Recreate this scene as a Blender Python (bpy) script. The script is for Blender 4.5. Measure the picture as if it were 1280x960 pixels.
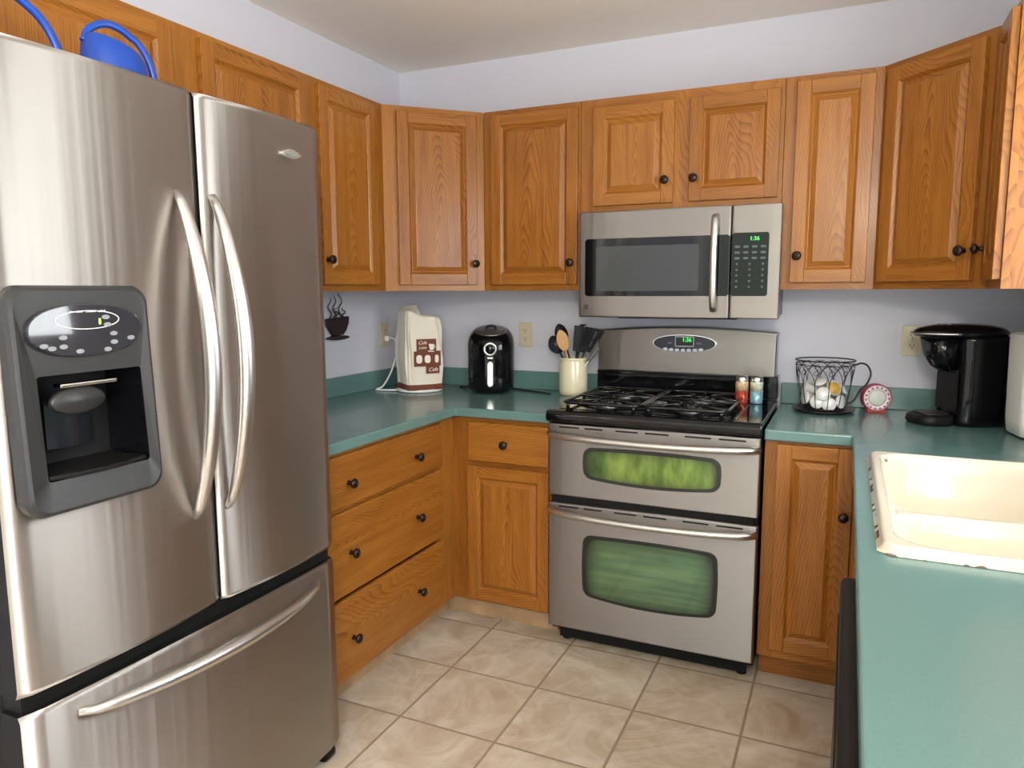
import bpy, bmesh, math, random
from mathutils import Vector, Matrix
R = math.radians
for o in list(bpy.data.objects): bpy.data.objects.remove(o)
sc = bpy.context.scene
COL = sc.collection
# ---------------------------------------------------------------- camera, light, exposure
cam_d = bpy.data.cameras.new('camera'); cam = bpy.data.objects.new('camera', cam_d); COL.objects.link(cam)
sc.camera = cam
cam_d.sensor_width = 36; cam_d.sensor_fit = 'HORIZONTAL'; cam_d.lens = 914.3/1280*36; cam_d.clip_start = .02
yaw, pit, rol = R(24.58), R(-7.28), R(-.214)
F_ = Vector((-math.sin(yaw)*math.cos(pit), math.cos(yaw)*math.cos(pit), math.sin(pit)))
r_ = Vector((math.cos(yaw), math.sin(yaw), 0)); u_ = r_.cross(F_)
r2 = r_*math.cos(rol)+u_*math.sin(rol); u2 = -r_*math.sin(rol)+u_*math.cos(rol)
cam.matrix_world = Matrix(((r2.x, u2.x, -F_.x, 2.05), (r2.y, u2.y, -F_.y, -3.173), (r2.z, u2.z, -F_.z, 1.368), (0, 0, 0, 1)))

sc.view_settings.view_transform = 'Standard'; sc.view_settings.look = 'None'
sc.view_settings.exposure = 0.29; sc.view_settings.gamma = 1; sc.view_settings.use_curve_mapping = False
W = bpy.data.worlds.new('daylight'); sc.world = W; W.use_nodes = True
nt = W.node_tree; nt.nodes.clear()
wo = nt.nodes.new('ShaderNodeOutputWorld'); wb = nt.nodes.new('ShaderNodeBackground')
wt = nt.nodes.new('ShaderNodeTexCoord'); ws = nt.nodes.new('ShaderNodeSeparateXYZ'); wr = nt.nodes.new('ShaderNodeValToRGB')
nt.links.new(wt.outputs['Generated'], ws.inputs[0]); nt.links.new(ws.outputs[2], wr.inputs[0])
wr.color_ramp.elements[0].position = 0.0; wr.color_ramp.elements[0].color = (.10, .17, .06, 1)
wr.color_ramp.elements[1].position = .25; wr.color_ramp.elements[1].color = (.75, .86, 1, 1)
e = wr.color_ramp.elements.new(.12); e.color = (.12, .2, .07, 1)
nt.links.new(wr.outputs[0], wb.inputs[0]); nt.links.new(wb.outputs[0], wo.inputs[0]); wb.inputs[1].default_value = 2.5

def area(name, loc, rot, sx, sy, power, color):
    d = bpy.data.lights.new(name, 'AREA'); d.shape = 'RECTANGLE'; d.size = sx; d.size_y = sy; d.energy = power; d.color = color
    o = bpy.data.objects.new(name, d); COL.objects.link(o); o.location = loc; o.rotation_euler = rot; return o
area('window_daylight', (2.712, -1.47, 1.61), (0, R(100), 0), .86, .86, 18, (.93, .97, 1))
area('patio_daylight', (1.45, -5.55, 1.12), (R(90), 0, 0), 1.7, 1.95, 9, (.97, .98, 1))
area('dining_window_daylight', (2.712, -4.35, 1.5), (0, R(108), 0), 1.25, 1.5, 95, (.95, .97, 1))
LP = (2.25, -3.95, 1.98)
ld = bpy.data.lights.new('added_lamp_light', 'POINT'); ld.energy = 80; ld.color = (1, .92, .80); ld.shadow_soft_size = .12  # added light, unseen source that lifts the ceiling and walls
lo = bpy.data.objects.new('added_lamp_light', ld); COL.objects.link(lo); lo.location = LP

# ---------------------------------------------------------------- helpers
class MB:
    def __init__(s): s.bm = bmesh.new()
    def face(s, vs, m=0, sm=False):
        try: f = s.bm.faces.new(vs); f.material_index = m; f.smooth = sm; return f
        except ValueError: return None
    def box(s, x0, x1, y0, y1, z0, z1, m=0, M=None):
        P = [(x, y, z) for z in (z0, z1) for y in (y0, y1) for x in (x0, x1)]
        v = [s.bm.verts.new(M @ Vector(p) if M else p) for p in P]
        for q in ((0, 2, 3, 1), (4, 5, 7, 6), (0, 1, 5, 4), (2, 6, 7, 3), (0, 4, 6, 2), (1, 3, 7, 5)): s.face([v[i] for i in q], m)
        return s
    def loft(s, rings, m=0, sm=True, cap=True, closed=True, capm=None):
        V = [[s.bm.verts.new(p) for p in r] for r in rings]; n = len(V[0])
        for a, b in zip(V[:-1], V[1:]):
            for i in range(n if closed else n-1):
                j = (i+1) % n; s.face([a[i], a[j], b[j], b[i]], m, sm)
        if cap:
            cm = m if capm is None else capm
            s.face(V[0][::-1], cm); s.face(V[-1], cm)
        return V
    def lathe(s, prof, c=(0, 0, 0), seg=32, ax='z', m=0, M=None, sm=True, cap=True):
        c = Vector(c); rings = []
        for r, h in prof:
            ring = []
            for i in range(seg):
                a = 2*math.pi*i/seg; p = (r*math.cos(a), r*math.sin(a), h)
                if ax == 'y': p = (p[0], -h, p[1])
                elif ax == 'x': p = (h, p[0], p[1])
                p = Vector(p)
                if M: p = M @ p
                ring.append(c+p)
            rings.append(ring)
        s.loft(rings, m, sm, cap); return s
    def tube(s, pts, r, seg=8, m=0, closed=False, flat=None, up=None):
        pts = [Vector(p) for p in pts]; n = len(pts); rings = []; prev = None
        for i, p in enumerate(pts):
            a = pts[(i-1) % n] if (closed or i > 0) else p; b = pts[(i+1) % n] if (closed or i < n-1) else p
            t = (b-a).normalized()
            if up is not None: x = Vector(up).cross(t)
            elif prev is None: x = t.cross(Vector((0, 0, 1)) if abs(t.z) < .9 else Vector((1, 0, 0)))
            else: x = prev - t*prev.dot(t)
            if x.length < 1e-6: x = t.orthogonal()
            x.normalize(); prev = x; y = t.cross(x)
            rr = r[i] if isinstance(r, (list, tuple)) else r; fl = flat if flat else 1
            rings.append([p + x*rr*math.cos(2*math.pi*k/seg) + y*rr*fl*math.sin(2*math.pi*k/seg) for k in range(seg)])
        if closed: rings.append(rings[0]); 
        s.loft(rings, m, True, not closed); 
        if closed: bmesh.ops.remove_doubles(s.bm, verts=s.bm.verts[:], dist=1e-6)
        return s
    def prism(s, poly, a, b, ax='y', m=0, sm=False, M=None, m2=None):
        def P(u, v, w):
            p = Vector((u, w, v)) if ax == 'y' else (Vector((u, v, w)) if ax == 'z' else Vector((w, u, v)))
            return M @ p if M else p
        A = [s.bm.verts.new(P(u, v, a)) for u, v in poly]; B = [s.bm.verts.new(P(u, v, b)) for u, v in poly]; n = len(poly)
        s.face(A, m if m2 is None else m2); s.face(B[::-1], m)
        for i in range(n):
            j = (i+1) % n; s.face([A[j], A[i], B[i], B[j]], m, sm)
        return s
    def sphere(s, c, rx, ry=None, rz=None, m=0, seg=20, rings=12, M=None):
        ry = ry or rx; rz = rz or rx; T = Matrix.Translation(Vector(c)) @ (M.to_4x4() if M else Matrix()) @ Matrix.Diagonal((rx, ry, rz, 1))
        g = bmesh.ops.create_uvsphere(s.bm, u_segments=seg, v_segments=rings, radius=1, matrix=T)
        for v in g['verts']:
            for f in v.link_faces: f.material_index = m; f.smooth = True
        return s

def link(name, bm, mats, parent=None, bevel=0, bseg=2, normals=True, loc=None, rot=None, sub=0, ang=35):
    if isinstance(bm, MB): bm = bm.bm
    if normals: bmesh.ops.recalc_face_normals(bm, faces=bm.faces[:])
    me = bpy.data.meshes.new(name); bm.to_mesh(me); bm.free()
    if not isinstance(mats, (list, tuple)): mats = [mats]
    for m in mats: me.materials.append(m)
    o = bpy.data.objects.new(name, me); COL.objects.link(o)
    if parent is not None: o.parent = parent
    if loc: o.location = loc
    if rot: o.rotation_euler = rot
    if bevel:
        b = o.modifiers.new('bevel', 'BEVEL'); b.width = bevel; b.segments = bseg; b.limit_method = 'ANGLE'; b.angle_limit = R(ang); b.harden_normals = False
    if sub:
        q = o.modifiers.new('sub', 'SUBSURF'); q.levels = sub; q.render_levels = sub
    return o
def thing(name, label, cat, loc=(0, 0, 0), rz=0, group=None):
    o = bpy.data.objects.new(name, None); COL.objects.link(o); o.location = loc; o.rotation_euler = (0, 0, rz)
    o.empty_display_size = .05
    return tag(o, label, cat, group)
def tag(o, label, cat, group=None):
    o['label'] = label; o['category'] = cat
    if group: o['group'] = group
    return o
def struct(o): o['kind'] = 'structure'; return o
def dup(root, loc, rot, label, group=None):
    r = root.copy(); COL.objects.link(r); r.location = loc; r.rotation_euler = rot; r['label'] = label
    if group: r['group'] = group
    for ch in list(root.children):
        c = ch.copy(); COL.objects.link(c); c.parent = r
        for g in ch.children:
            d = g.copy(); COL.objects.link(d); d.parent = c
    return r
def text(name, body, size, mat, parent, loc, rot, depth=.0004, align='CENTER', shear=0, sx=1):
    cu = bpy.data.curves.new(name, 'FONT'); cu.body = body; cu.size = size; cu.extrude = depth; cu.align_x = align; cu.align_y = 'CENTER'; cu.shear = shear
    t = bpy.data.objects.new(name, cu); COL.objects.link(t)
    dg = bpy.context.evaluated_depsgraph_get(); me = bpy.data.meshes.new_from_object(t.evaluated_get(dg))
    bpy.data.objects.remove(t); me.name = name; me.materials.clear(); me.materials.append(mat)
    o = bpy.data.objects.new(name, me); COL.objects.link(o); o.parent = parent; o.location = loc; o.rotation_euler = rot; o.scale = (sx, 1, 1)
    return o
def rrect(x0, x1, y0, y1, r, n=6):
    out = []
    for cx, cy, a0 in ((x1-r, y1-r, 0), (x0+r, y1-r, 90), (x0+r, y0+r, 180), (x1-r, y0+r, 270)):
        for i in range(n+1):
            a = R(a0+90*i/n); out.append((cx+r*math.cos(a), cy+r*math.sin(a)))
    return out
def bez(p0, p1, p2, p3, n=16):
    out = []
    for i in range(n+1):
        t = i/n; u = 1-t
        out.append(tuple(u**3*a+3*u*u*t*b+3*u*t*t*c+t**3*d for a, b, c, d in zip(p0, p1, p2, p3)))
    return out
def smooth_path(pts, n=6):
    P = [Vector(p) for p in pts]; P = [2*P[0]-P[1]]+P+[2*P[-1]-P[-2]]; out = []
    for i in range(1, len(P)-2):
        for k in range(n):
            t = k/n; a, b, c, d = P[i-1], P[i], P[i+1], P[i+2]
            out.append(.5*((2*b)+(c-a)*t+(2*a-5*b+4*c-d)*t*t+(3*b-a-3*c+d)*t**3))
    out.append(P[-2]); return out

# ---------------------------------------------------------------- materials
def mat(name, col, rough=.5, metal=0, spec=.5, coat=0, bump=0, bscale=200, noise=0, nscale=5, aniso=0, trans=0, emis=None, estr=0, sheen=0):
    m = bpy.data.materials.new(name); m.use_nodes = True; n = m.node_tree.nodes; L = m.node_tree.links; b = n['Principled BSDF']
    b.inputs['Base Color'].default_value = (*col, 1); b.inputs['Roughness'].default_value = rough; b.inputs['Metallic'].default_value = metal
    b.inputs['Specular IOR Level'].default_value = spec; b.inputs['Coat Weight'].default_value = coat; b.inputs['Coat Roughness'].default_value = .06
    b.inputs['Transmission Weight'].default_value = trans; b.inputs['Sheen Weight'].default_value = sheen
    if emis: b.inputs['Emission Color'].default_value = (*emis, 1); b.inputs['Emission Strength'].default_value = estr
    tc = n.new('ShaderNodeTexCoord')
    if noise:
        t = n.new('ShaderNodeTexNoise'); t.inputs['Scale'].default_value = nscale; t.inputs['Detail'].default_value = 5; L.new(tc.outputs['Object'], t.inputs[0])
        mx = n.new('ShaderNodeMix'); mx.data_type = 'RGBA'; L.new(t.outputs[0], mx.inputs[0])
        mx.inputs[6].default_value = (*[max(0, c*(1-noise)) for c in col], 1); mx.inputs[7].default_value = (*[min(1, c*(1+noise)) for c in col], 1)
        L.new(mx.outputs[2], b.inputs['Base Color'])
    if bump:
        t = n.new('ShaderNodeTexNoise'); t.inputs['Scale'].default_value = bscale; t.inputs['Detail'].default_value = 3; L.new(tc.outputs['Object'], t.inputs[0])
        bp = n.new('ShaderNodeBump'); bp.inputs['Strength'].default_value = bump; bp.inputs['Distance'].default_value = .002; L.new(t.outputs[0], bp.inputs['Height']); L.new(bp.outputs[0], b.inputs['Normal'])
    return m
def N(m): return m.node_tree.nodes, m.node_tree.links, m.node_tree.nodes['Principled BSDF']
def math_(n, L, op, a, b=None, c=None):
    q = n.new('ShaderNodeMath'); q.operation = op
    for i, v in enumerate((a, b, c)):
        if v is None: continue
        if isinstance(v, (int, float)): q.inputs[i].default_value = v
        else: L.new(v, q.inputs[i])
    return q.outputs[0]
def oak(name, horiz=False, dark=1.0, rough=.33):
    m = mat(name, (.4, .17, .04), rough, spec=.33, coat=.08); n, L, b = N(m)
    b.inputs['Coat Roughness'].default_value = .18
    tc = n.new('ShaderNodeTexCoord'); oi = n.new('ShaderNodeObjectInfo'); sp = n.new('ShaderNodeSeparateXYZ'); L.new(tc.outputs['Object'], sp.inputs[0])
    X, Y, Z = sp.outputs
    if horiz: X, Z = Z, X
    rnd = oi.outputs['Random']
    # warped coordinates for plain-sawn cathedral figure
    cb = n.new('ShaderNodeCombineXYZ'); L.new(math_(n, L, 'MULTIPLY', X, 5), cb.inputs[0]); L.new(math_(n, L, 'MULTIPLY', Y, 5), cb.inputs[1])
    L.new(math_(n, L, 'MULTIPLY_ADD', rnd, 37, math_(n, L, 'MULTIPLY', Z, 1.6)), cb.inputs[2])
    n1 = n.new('ShaderNodeTexNoise'); n1.inputs['Scale'].default_value = 1; n1.inputs['Detail'].default_value = 2; L.new(cb.outputs[0], n1.inputs[0])
    xo = math_(n, L, 'ADD', math_(n, L, 'SUBTRACT', X, .17), math_(n, L, 'MULTIPLY', math_(n, L, 'SUBTRACT', n1.outputs[0], .5), .16))
    dz = math_(n, L, 'ADD', math_(n, L, 'MULTIPLY', Z, .11), math_(n, L, 'MULTIPLY_ADD', rnd, .12, .02))
    d = math_(n, L, 'ADD', math_(n, L, 'SQRT', math_(n, L, 'ADD', math_(n, L, 'MULTIPLY', xo, xo), .00012)), math_(n, L, 'MULTIPLY', Z, .17))
    d = math_(n, L, 'ADD', d, math_(n, L, 'MULTIPLY', math_(n, L, 'SUBTRACT', n1.outputs[0], .5), .10))
    ring = math_(n, L, 'FRACT', math_(n, L, 'MULTIPLY', d, 105))
    # pores: streaks along the grain
    cp = n.new('ShaderNodeCombineXYZ'); L.new(math_(n, L, 'MULTIPLY', X, 420), cp.inputs[0]); L.new(math_(n, L, 'MULTIPLY', Y, 420), cp.inputs[1]); L.new(math_(n, L, 'MULTIPLY_ADD', rnd, 91, math_(n, L, 'MULTIPLY', Z, 14)), cp.inputs[2])
    n2 = n.new('ShaderNodeTexNoise'); n2.inputs['Scale'].default_value = 1; n2.inputs['Detail'].default_value = 3; L.new(cp.outputs[0], n2.inputs[0])
    cq = n.new('ShaderNodeCombineXYZ'); L.new(math_(n, L, 'MULTIPLY', X, 40), cq.inputs[0]); L.new(math_(n, L, 'MULTIPLY', Y, 40), cq.inputs[1]); L.new(math_(n, L, 'MULTIPLY_ADD', rnd, 51, math_(n, L, 'MULTIPLY', Z, 3)), cq.inputs[2])
    n3 = n.new('ShaderNodeTexNoise'); n3.inputs['Scale'].default_value = 1; n3.inputs['Detail'].default_value = 4; L.new(cq.outputs[0], n3.inputs[0])
    f = math_(n, L, 'ADD', math_(n, L, 'MULTIPLY', math_(n, L, 'POWER', ring, 2.5), .27), math_(n, L, 'ADD', math_(n, L, 'MULTIPLY', n2.outputs[0], .42), math_(n, L, 'MULTIPLY', n3.outputs[0], .5)))
    f = math_(n, L, 'ADD', f, math_(n, L, 'MULTIPLY', math_(n, L, 'SUBTRACT', rnd, .5), .12))
    rp = n.new('ShaderNodeValToRGB'); L.new(f, rp.inputs[0]); E = rp.color_ramp.elements
    E[0].position = .28; E[0].color = (.38*dark, .155*dark, .027*dark, 1); E[1].position = .95; E[1].color = (.085*dark, .022*dark, .004*dark, 1)
    q = E.new(.56); q.color = (.275*dark, .098*dark, .0125*dark, 1)
    L.new(rp.outputs[0], b.inputs['Base Color'])
    bp = n.new('ShaderNodeBump'); bp.inputs['Strength'].default_value = .12; bp.inputs['Distance'].default_value = .001; bp.invert = True; L.new(f, bp.inputs['Height']); L.new(bp.outputs[0], b.inputs['Normal'])
    return m
OV, OH = oak('oak_vertical_grain'), oak('oak_horizontal_grain', True)
OAK = [OV, OH]
def steel(name, col=(.50, .465, .43), rough=.46, aniso=.95, vertical_blur=True, ax='Z'):
    m = mat(name, col, rough, 1); n, L, b = N(m)
    b.inputs['Anisotropic'].default_value = aniso; b.inputs['Anisotropic Rotation'].default_value = .25 if vertical_blur else 0
    tg = n.new('ShaderNodeTangent'); tg.direction_type = 'RADIAL'; tg.axis = ax; L.new(tg.outputs[0], b.inputs['Tangent'])
    tc = n.new('ShaderNodeTexCoord'); mp = n.new('ShaderNodeMapping'); mp.inputs['Scale'].default_value = (6, 6, 900) if vertical_blur else (900, 900, 6)
    t = n.new('ShaderNodeTexNoise'); t.inputs['Scale'].default_value = 1; t.inputs['Detail'].default_value = 2
    L.new(tc.outputs['Object'], mp.inputs[0]); L.new(mp.outputs[0], t.inputs[0])
    mr = n.new('ShaderNodeMapRange'); mr.inputs[3].default_value = rough*.98; mr.inputs[4].default_value = rough*1.03; L.new(t.outputs[0], mr.inputs[0]); L.new(mr.outputs[0], b.inputs['Roughness'])
    return m
STEEL = steel('brushed_stainless_steel')
def streaks(m, k=22, dist=.0014):
    n, L, b = N(m); tc = n.new('ShaderNodeTexCoord'); mp = n.new('ShaderNodeMapping'); mp.inputs['Scale'].default_value = (k, 0, .25)
    t = n.new('ShaderNodeTexNoise'); t.inputs['Scale'].default_value = 1; t.inputs['Detail'].default_value = 2.5; L.new(tc.outputs['Object'], mp.inputs[0]); L.new(mp.outputs[0], t.inputs[0])
    bp = n.new('ShaderNodeBump'); bp.inputs['Strength'].default_value = 1; bp.inputs['Distance'].default_value = dist; L.new(t.outputs[0], bp.inputs['Height']); L.new(bp.outputs[0], b.inputs['Normal'])
streaks(STEEL); STEEL2 = steel('brushed_stainless_range', (.335, .315, .30), .36, .9); streaks(STEEL2, 14, .0012)
SATIN = mat('satin_metal', (.62, .605, .58), .33, 1); CHROME = mat('chrome', (.8, .8, .8), .1, 1)
BLACK = mat('black_gloss', (.004, .004, .005), .07, spec=.4); BLKP = mat('black_plastic', (.009, .008, .008), .42, spec=.2); BLKM = mat('black_matte', (.006, .006, .006), .6, spec=.2)
GREY = mat('charcoal_plastic', (.022, .022, .022), .42); GREYL = mat('dispenser_grey', (.10, .10, .105), .42)
BRONZE = mat('oil_rubbed_bronze', (.035, .022, .018), .3, .7)
IVORY = mat('ivory_plastic', (.60, .54, .36), .4); SLOT = mat('slot_dark', (.02, .015, .01), .6)
WHITEP = mat('white_plastic', (.80, .79, .74), .35); CORDW = mat('white_cord', (.8, .8, .8), .4); CORDB = mat('black_cord', (.01, .01, .01), .45)
PAINT = mat('wall_paint', (.60, .605, .665), .75, bump=.15, bscale=120)
CEIL = mat('ceiling_paint', (.88, .83, .76), .9, bump=.6, bscale=45)
TEAL = mat('teal_laminate', (.112, .212, .197), .24, noise=.12, nscale=420, coat=.15)
SINK = mat('biscuit_enamel', (.66, .60, .47), .12, coat=.5)
BLUE = mat('blue_plastic', (.005, .05, .32), .35)
GREEN = mat('green_digits', (.02, .3, .05), .4, emis=(.05, 1, .12), estr=1.4)
def tile():
    m = mat('beige_floor_tile', (.6, .5, .4), .3); n, L, b = N(m)
    tc = n.new('ShaderNodeTexCoord'); sp = n.new('ShaderNodeSeparateXYZ'); L.new(tc.outputs['Object'], sp.inputs[0]); T = .340
    u = math_(n, L, 'DIVIDE', math_(n, L, 'ADD', sp.outputs[0], 10*T-.7936), T); v = math_(n, L, 'DIVIDE', math_(n, L, 'ADD', sp.outputs[1], 40*T+.9687), T)
    def edge(w): f = math_(n, L, 'FRACT', w); return math_(n, L, 'MINIMUM', f, math_(n, L, 'SUBTRACT', 1, f))
    d = math_(n, L, 'MINIMUM', edge(u), edge(v))
    g = n.new('ShaderNodeMapRange'); g.inputs[1].default_value = .009; g.inputs[2].default_value = .015; L.new(d, g.inputs[0])
    cell = n.new('ShaderNodeCombineXYZ'); L.new(math_(n, L, 'FLOOR', u), cell.inputs[0]); L.new(math_(n, L, 'FLOOR', v), cell.inputs[1])
    wn = n.new('ShaderNodeTexWhiteNoise'); wn.noise_dimensions = '3D'; L.new(cell.outputs[0], wn.inputs[0])
    off = n.new('ShaderNodeVectorMath'); off.operation = 'MULTIPLY_ADD'; L.new(wn.outputs['Color'], off.inputs[0]); off.inputs[1].default_value = (30, 30, 30); L.new(tc.outputs['Object'], off.inputs[2])
    n1 = n.new('ShaderNodeTexNoise'); n1.inputs['Scale'].default_value = 4.5; n1.inputs['Detail'].default_value = 8; n1.inputs['Distortion'].default_value = 1.4; n1.inputs['Roughness'].default_value = .6; L.new(off.outputs[0], n1.inputs[0])
    n2 = n.new('ShaderNodeTexNoise'); n2.inputs['Scale'].default_value = 2.6; n2.inputs['Detail'].default_value = 5; n2.inputs['Distortion'].default_value = 2.6; L.new(off.outputs[0], n2.inputs[0])
    vein = math_(n, L, 'SUBTRACT', 1, math_(n, L, 'MULTIPLY', math_(n, L, 'ABSOLUTE', math_(n, L, 'SUBTRACT', n2.outputs[0], .5)), 16)); vein = math_(n, L, 'MAXIMUM', vein, 0)
    rp = n.new('ShaderNodeValToRGB'); L.new(n1.outputs[0], rp.inputs[0]); E = rp.color_ramp.elements
    E[0].position = .3; E[0].color = (.40, .30, .20, 1); E[1].position = .72; E[1].color = (.64, .585, .48, 1); q = E.new(.5); q.color = (.50, .42, .315, 1)
    mv = n.new('ShaderNodeMix'); mv.data_type = 'RGBA'; L.new(math_(n, L, 'MULTIPLY', vein, .3), mv.inputs[0]); L.new(rp.outputs[0], mv.inputs[6]); mv.inputs[7].default_value = (.70, .65, .57, 1)
    mg = n.new('ShaderNodeMix'); mg.data_type = 'RGBA'; L.new(g.outputs[0], mg.inputs[0]); mg.inputs[6].default_value = (.30, .22, .16, 1); L.new(mv.outputs[2], mg.inputs[7]); L.new(mg.outputs[2], b.inputs['Base Color'])
    rr = n.new('ShaderNodeMapRange'); rr.inputs[3].default_value = .75; rr.inputs[4].default_value = .34; L.new(g.outputs[0], rr.inputs[0]); L.new(rr.outputs[0], b.inputs['Roughness'])
    bp = n.new('ShaderNodeBump'); bp.inputs['Strength'].default_value = .5; bp.inputs['Distance'].default_value = .002; L.new(g.outputs[0], bp.inputs['Height']); L.new(bp.outputs[0], b.inputs['Normal'])
    return m
TILE = tile()

# ---------------------------------------------------------------- constants of the room
ZC = 2.422; RW = 2.724; ZU0, ZU1 = 1.368, 2.113; ZT = .906; YB = -5.6
XR = 1.048; XE = 2.125
# ---------------------------------------------------------------- setting
m = MB(); m.box(-.1, RW+.1, YB-.1, .1, -.1, 0); struct(link('floor', m, TILE))
m = MB(); m.box(-.1, RW+.1, YB-.1, .1, ZC, ZC+.1); struct(link('ceiling', m, CEIL))
m = MB(); m.box(-.1, 0, YB-.1, .1, 0, ZC); struct(link('wall_left', m, PAINT))
m = MB(); m.box(0, RW, 0, .1, 0, ZC); struct(link('wall_back', m, PAINT))
WY0, WY1, WZ0, WZ1 = -1.93, -1.01, 1.15, 2.07
m = MB()
m.box(RW, RW+.1, WY1, .1, 0, ZC); m.box(RW, RW+.1, -3.55, WY0, 0, ZC); m.box(RW, RW+.1, YB-.1, -5.15, 0, ZC); m.box(RW, RW+.1, -5.15, -3.55, 0, .83); m.box(RW, RW+.1, -5.15, -3.55, 2.15, ZC); m.box(RW, RW+.1, WY0, WY1, 0, WZ0); m.box(RW, RW+.1, WY0, WY1, WZ1, ZC)
struct(link('wall_right', m, PAINT))
DX0, DX1, DZ = .55, 2.35, 2.12
m = MB(); m.box(0, DX0, YB-.1, YB, 0, ZC); m.box(DX1, RW, YB-.1, YB, 0, ZC); m.box(DX0, DX1, YB-.1, YB, DZ, ZC); struct(link('wall_front', m, PAINT))
WHITE = mat('white_trim_paint', (.8, .8, .78), .4)
GLASS = mat('window_glass', (1, 1, 1), .0, trans=1)
m = MB()
for y0, y1, z0, z1 in ((WY0, WY1, WZ0, WZ0+.05), (WY0, WY1, WZ1-.05, WZ1), (WY0, WY0+.05, WZ0, WZ1), (WY1-.05, WY1, WZ0, WZ1), (WY0, WY1, (WZ0+WZ1)/2-.015, (WZ0+WZ1)/2+.015)): m.box(RW+.04, RW+.09, y0, y1, z0, z1)
wf = struct(link('window_1', m, WHITE)); m = MB(); m.box(RW+.06, RW+.066, WY0+.04, WY1-.04, WZ0+.04, WZ1-.04); struct(link('window_pane', m, GLASS, wf))
m = MB()
for x0, x1, z0, z1 in ((DX0, DX1, 0, .07), (DX0, DX1, DZ-.07, DZ), (DX0, DX0+.07, 0, DZ), (DX1-.07, DX1, 0, DZ), (1.4, 1.5, 0, DZ)): m.box(x0, x1, YB-.07, YB-.02, z0, z1)
df2 = MB()
for y0, y1, z0, z1 in ((-5.15, -3.55, .83, .89), (-5.15, -3.55, 2.09, 2.15), (-5.15, -5.09, .83, 2.15), (-3.61, -3.55, .83, 2.15), (-4.37, -4.33, .83, 2.15)): df2.box(RW+.04, RW+.09, y0, y1, z0, z1)
wf2 = struct(link('window_2', df2, WHITE)); df2 = MB(); df2.box(RW+.06, RW+.066, -5.10, -3.60, .88, 2.10); struct(link('window_pane', df2, GLASS, wf2))
df = struct(link('door_1', m, WHITE)); m = MB(); m.box(DX0+.06, DX1-.06, YB-.05, YB-.044, .06, DZ-.06); struct(link('door_pane', m, GLASS, df))

# ---------------------------------------------------------------- cabinets
def knob(parent, x, y, z):
    m = MB(); m.lathe([(.0001, 0), (.009, 0), (.0075, .003), (.006, .008), (.0065, .013), (.0135, .017), (.0165, .022), (.0155, .027), (.010, .0305), (.0001, .0315)], (0, 0, 0), 24, 'y', cap=False)
    m.lathe([(.0001, .0305), (.006, .0318), (.004, .034), (.0001, .0345)], (0, 0, 0), 12, 'y', cap=False)
    return link('knob', m, BRONZE, parent, loc=(x, y, z))
def door_mesh(w, h, st=.056, th=.02, bev=.04):
    """raised-panel door, local x 0..w, z 0..h, front at y=-th"""
    m = MB()
    m.box(0, st, -th, 0, 0, h, 0); m.box(w-st, w, -th, 0, 0, h, 0)
    m.box(st, w-st, -th, 0, 0, st, 1); m.box(st, w-st, -th, 0, h-st, h, 1)
    # inner moulded edge of the frame + raised panel
    def rect(i, y): return [(i, y, i), (w-i, y, i), (w-i, y, h-i), (i, y, h-i)]
    rings = [rect(st-.001, -th+.0005), rect(st+.006, -th+.007), rect(st+.008, -th+.010), rect(st+.010, -th+.0095), rect(st+.010+bev, -th+.0015), rect(st+.0115+bev, -th-.0005)]
    V = [[m.bm.verts.new(p) for p in r] for r in rings]
    for a, b in zip(V[:-1], V[1:]):
        for i in range(4):
            j = (i+1) % 4; m.face([a[i], a[j], b[j], b[i]], 1 if i in (0, 2) else 0)
    m.face(V[-1], 0)
    return m
def door(parent, x, z, w, h, y, kn=None, name='door', st=.046, bev=.015, rot=None):
    d = link(name, door_mesh(w, h, st, bev=bev), OAK, parent, bevel=.0035, bseg=2, loc=(x, y, z), normals=True)
    if rot: d.rotation_euler = (0, 0, rot)
    if kn: knob(d, kn[0]-x, -.02, kn[1]-z)
    return d
def drawer_front(parent, x, z, w, h, y, knobs):
    m = MB(); m.box(0, w, -.02, 0, 0, h, 1); d = link('drawer', m, OAK, parent, bevel=.006, bseg=3, loc=(x, y, z))
    for kx, kz in knobs: knob(d, kx-x, -.02, kz-z)
    return d
def frame(parent, w, z0, z1, y, openings, t=.019):
    """face frame with rectangular openings [(x0,x1,z0,z1)]; stiles vertical grain, rails horizontal"""
    xs = sorted({0, w, *[o[0] for o in openings], *[o[1] for o in openings]}); m = MB()
    zs = sorted({z0, z1, *[o[2] for o in openings], *[o[3] for o in openings]})
    for i in range(len(xs)-1):
        cx = (xs[i]+xs[i+1])/2; inn = [o for o in openings if o[0] < cx < o[1]]
        if not inn: m.box(xs[i], xs[i+1], y-t, y, z0, z1, 0); continue
        z = z0
        for o in sorted(inn, key=lambda o: o[2]):
            if o[2] > z+1e-5: m.box(xs[i], xs[i+1], y-t, y, z, o[2], 1)
            z = o[3]
        if z < z1-1e-5: m.box(xs[i], xs[i+1], y-t, y, z, z1, 1)
    return link('face_frame', m, OAK, parent)
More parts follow.
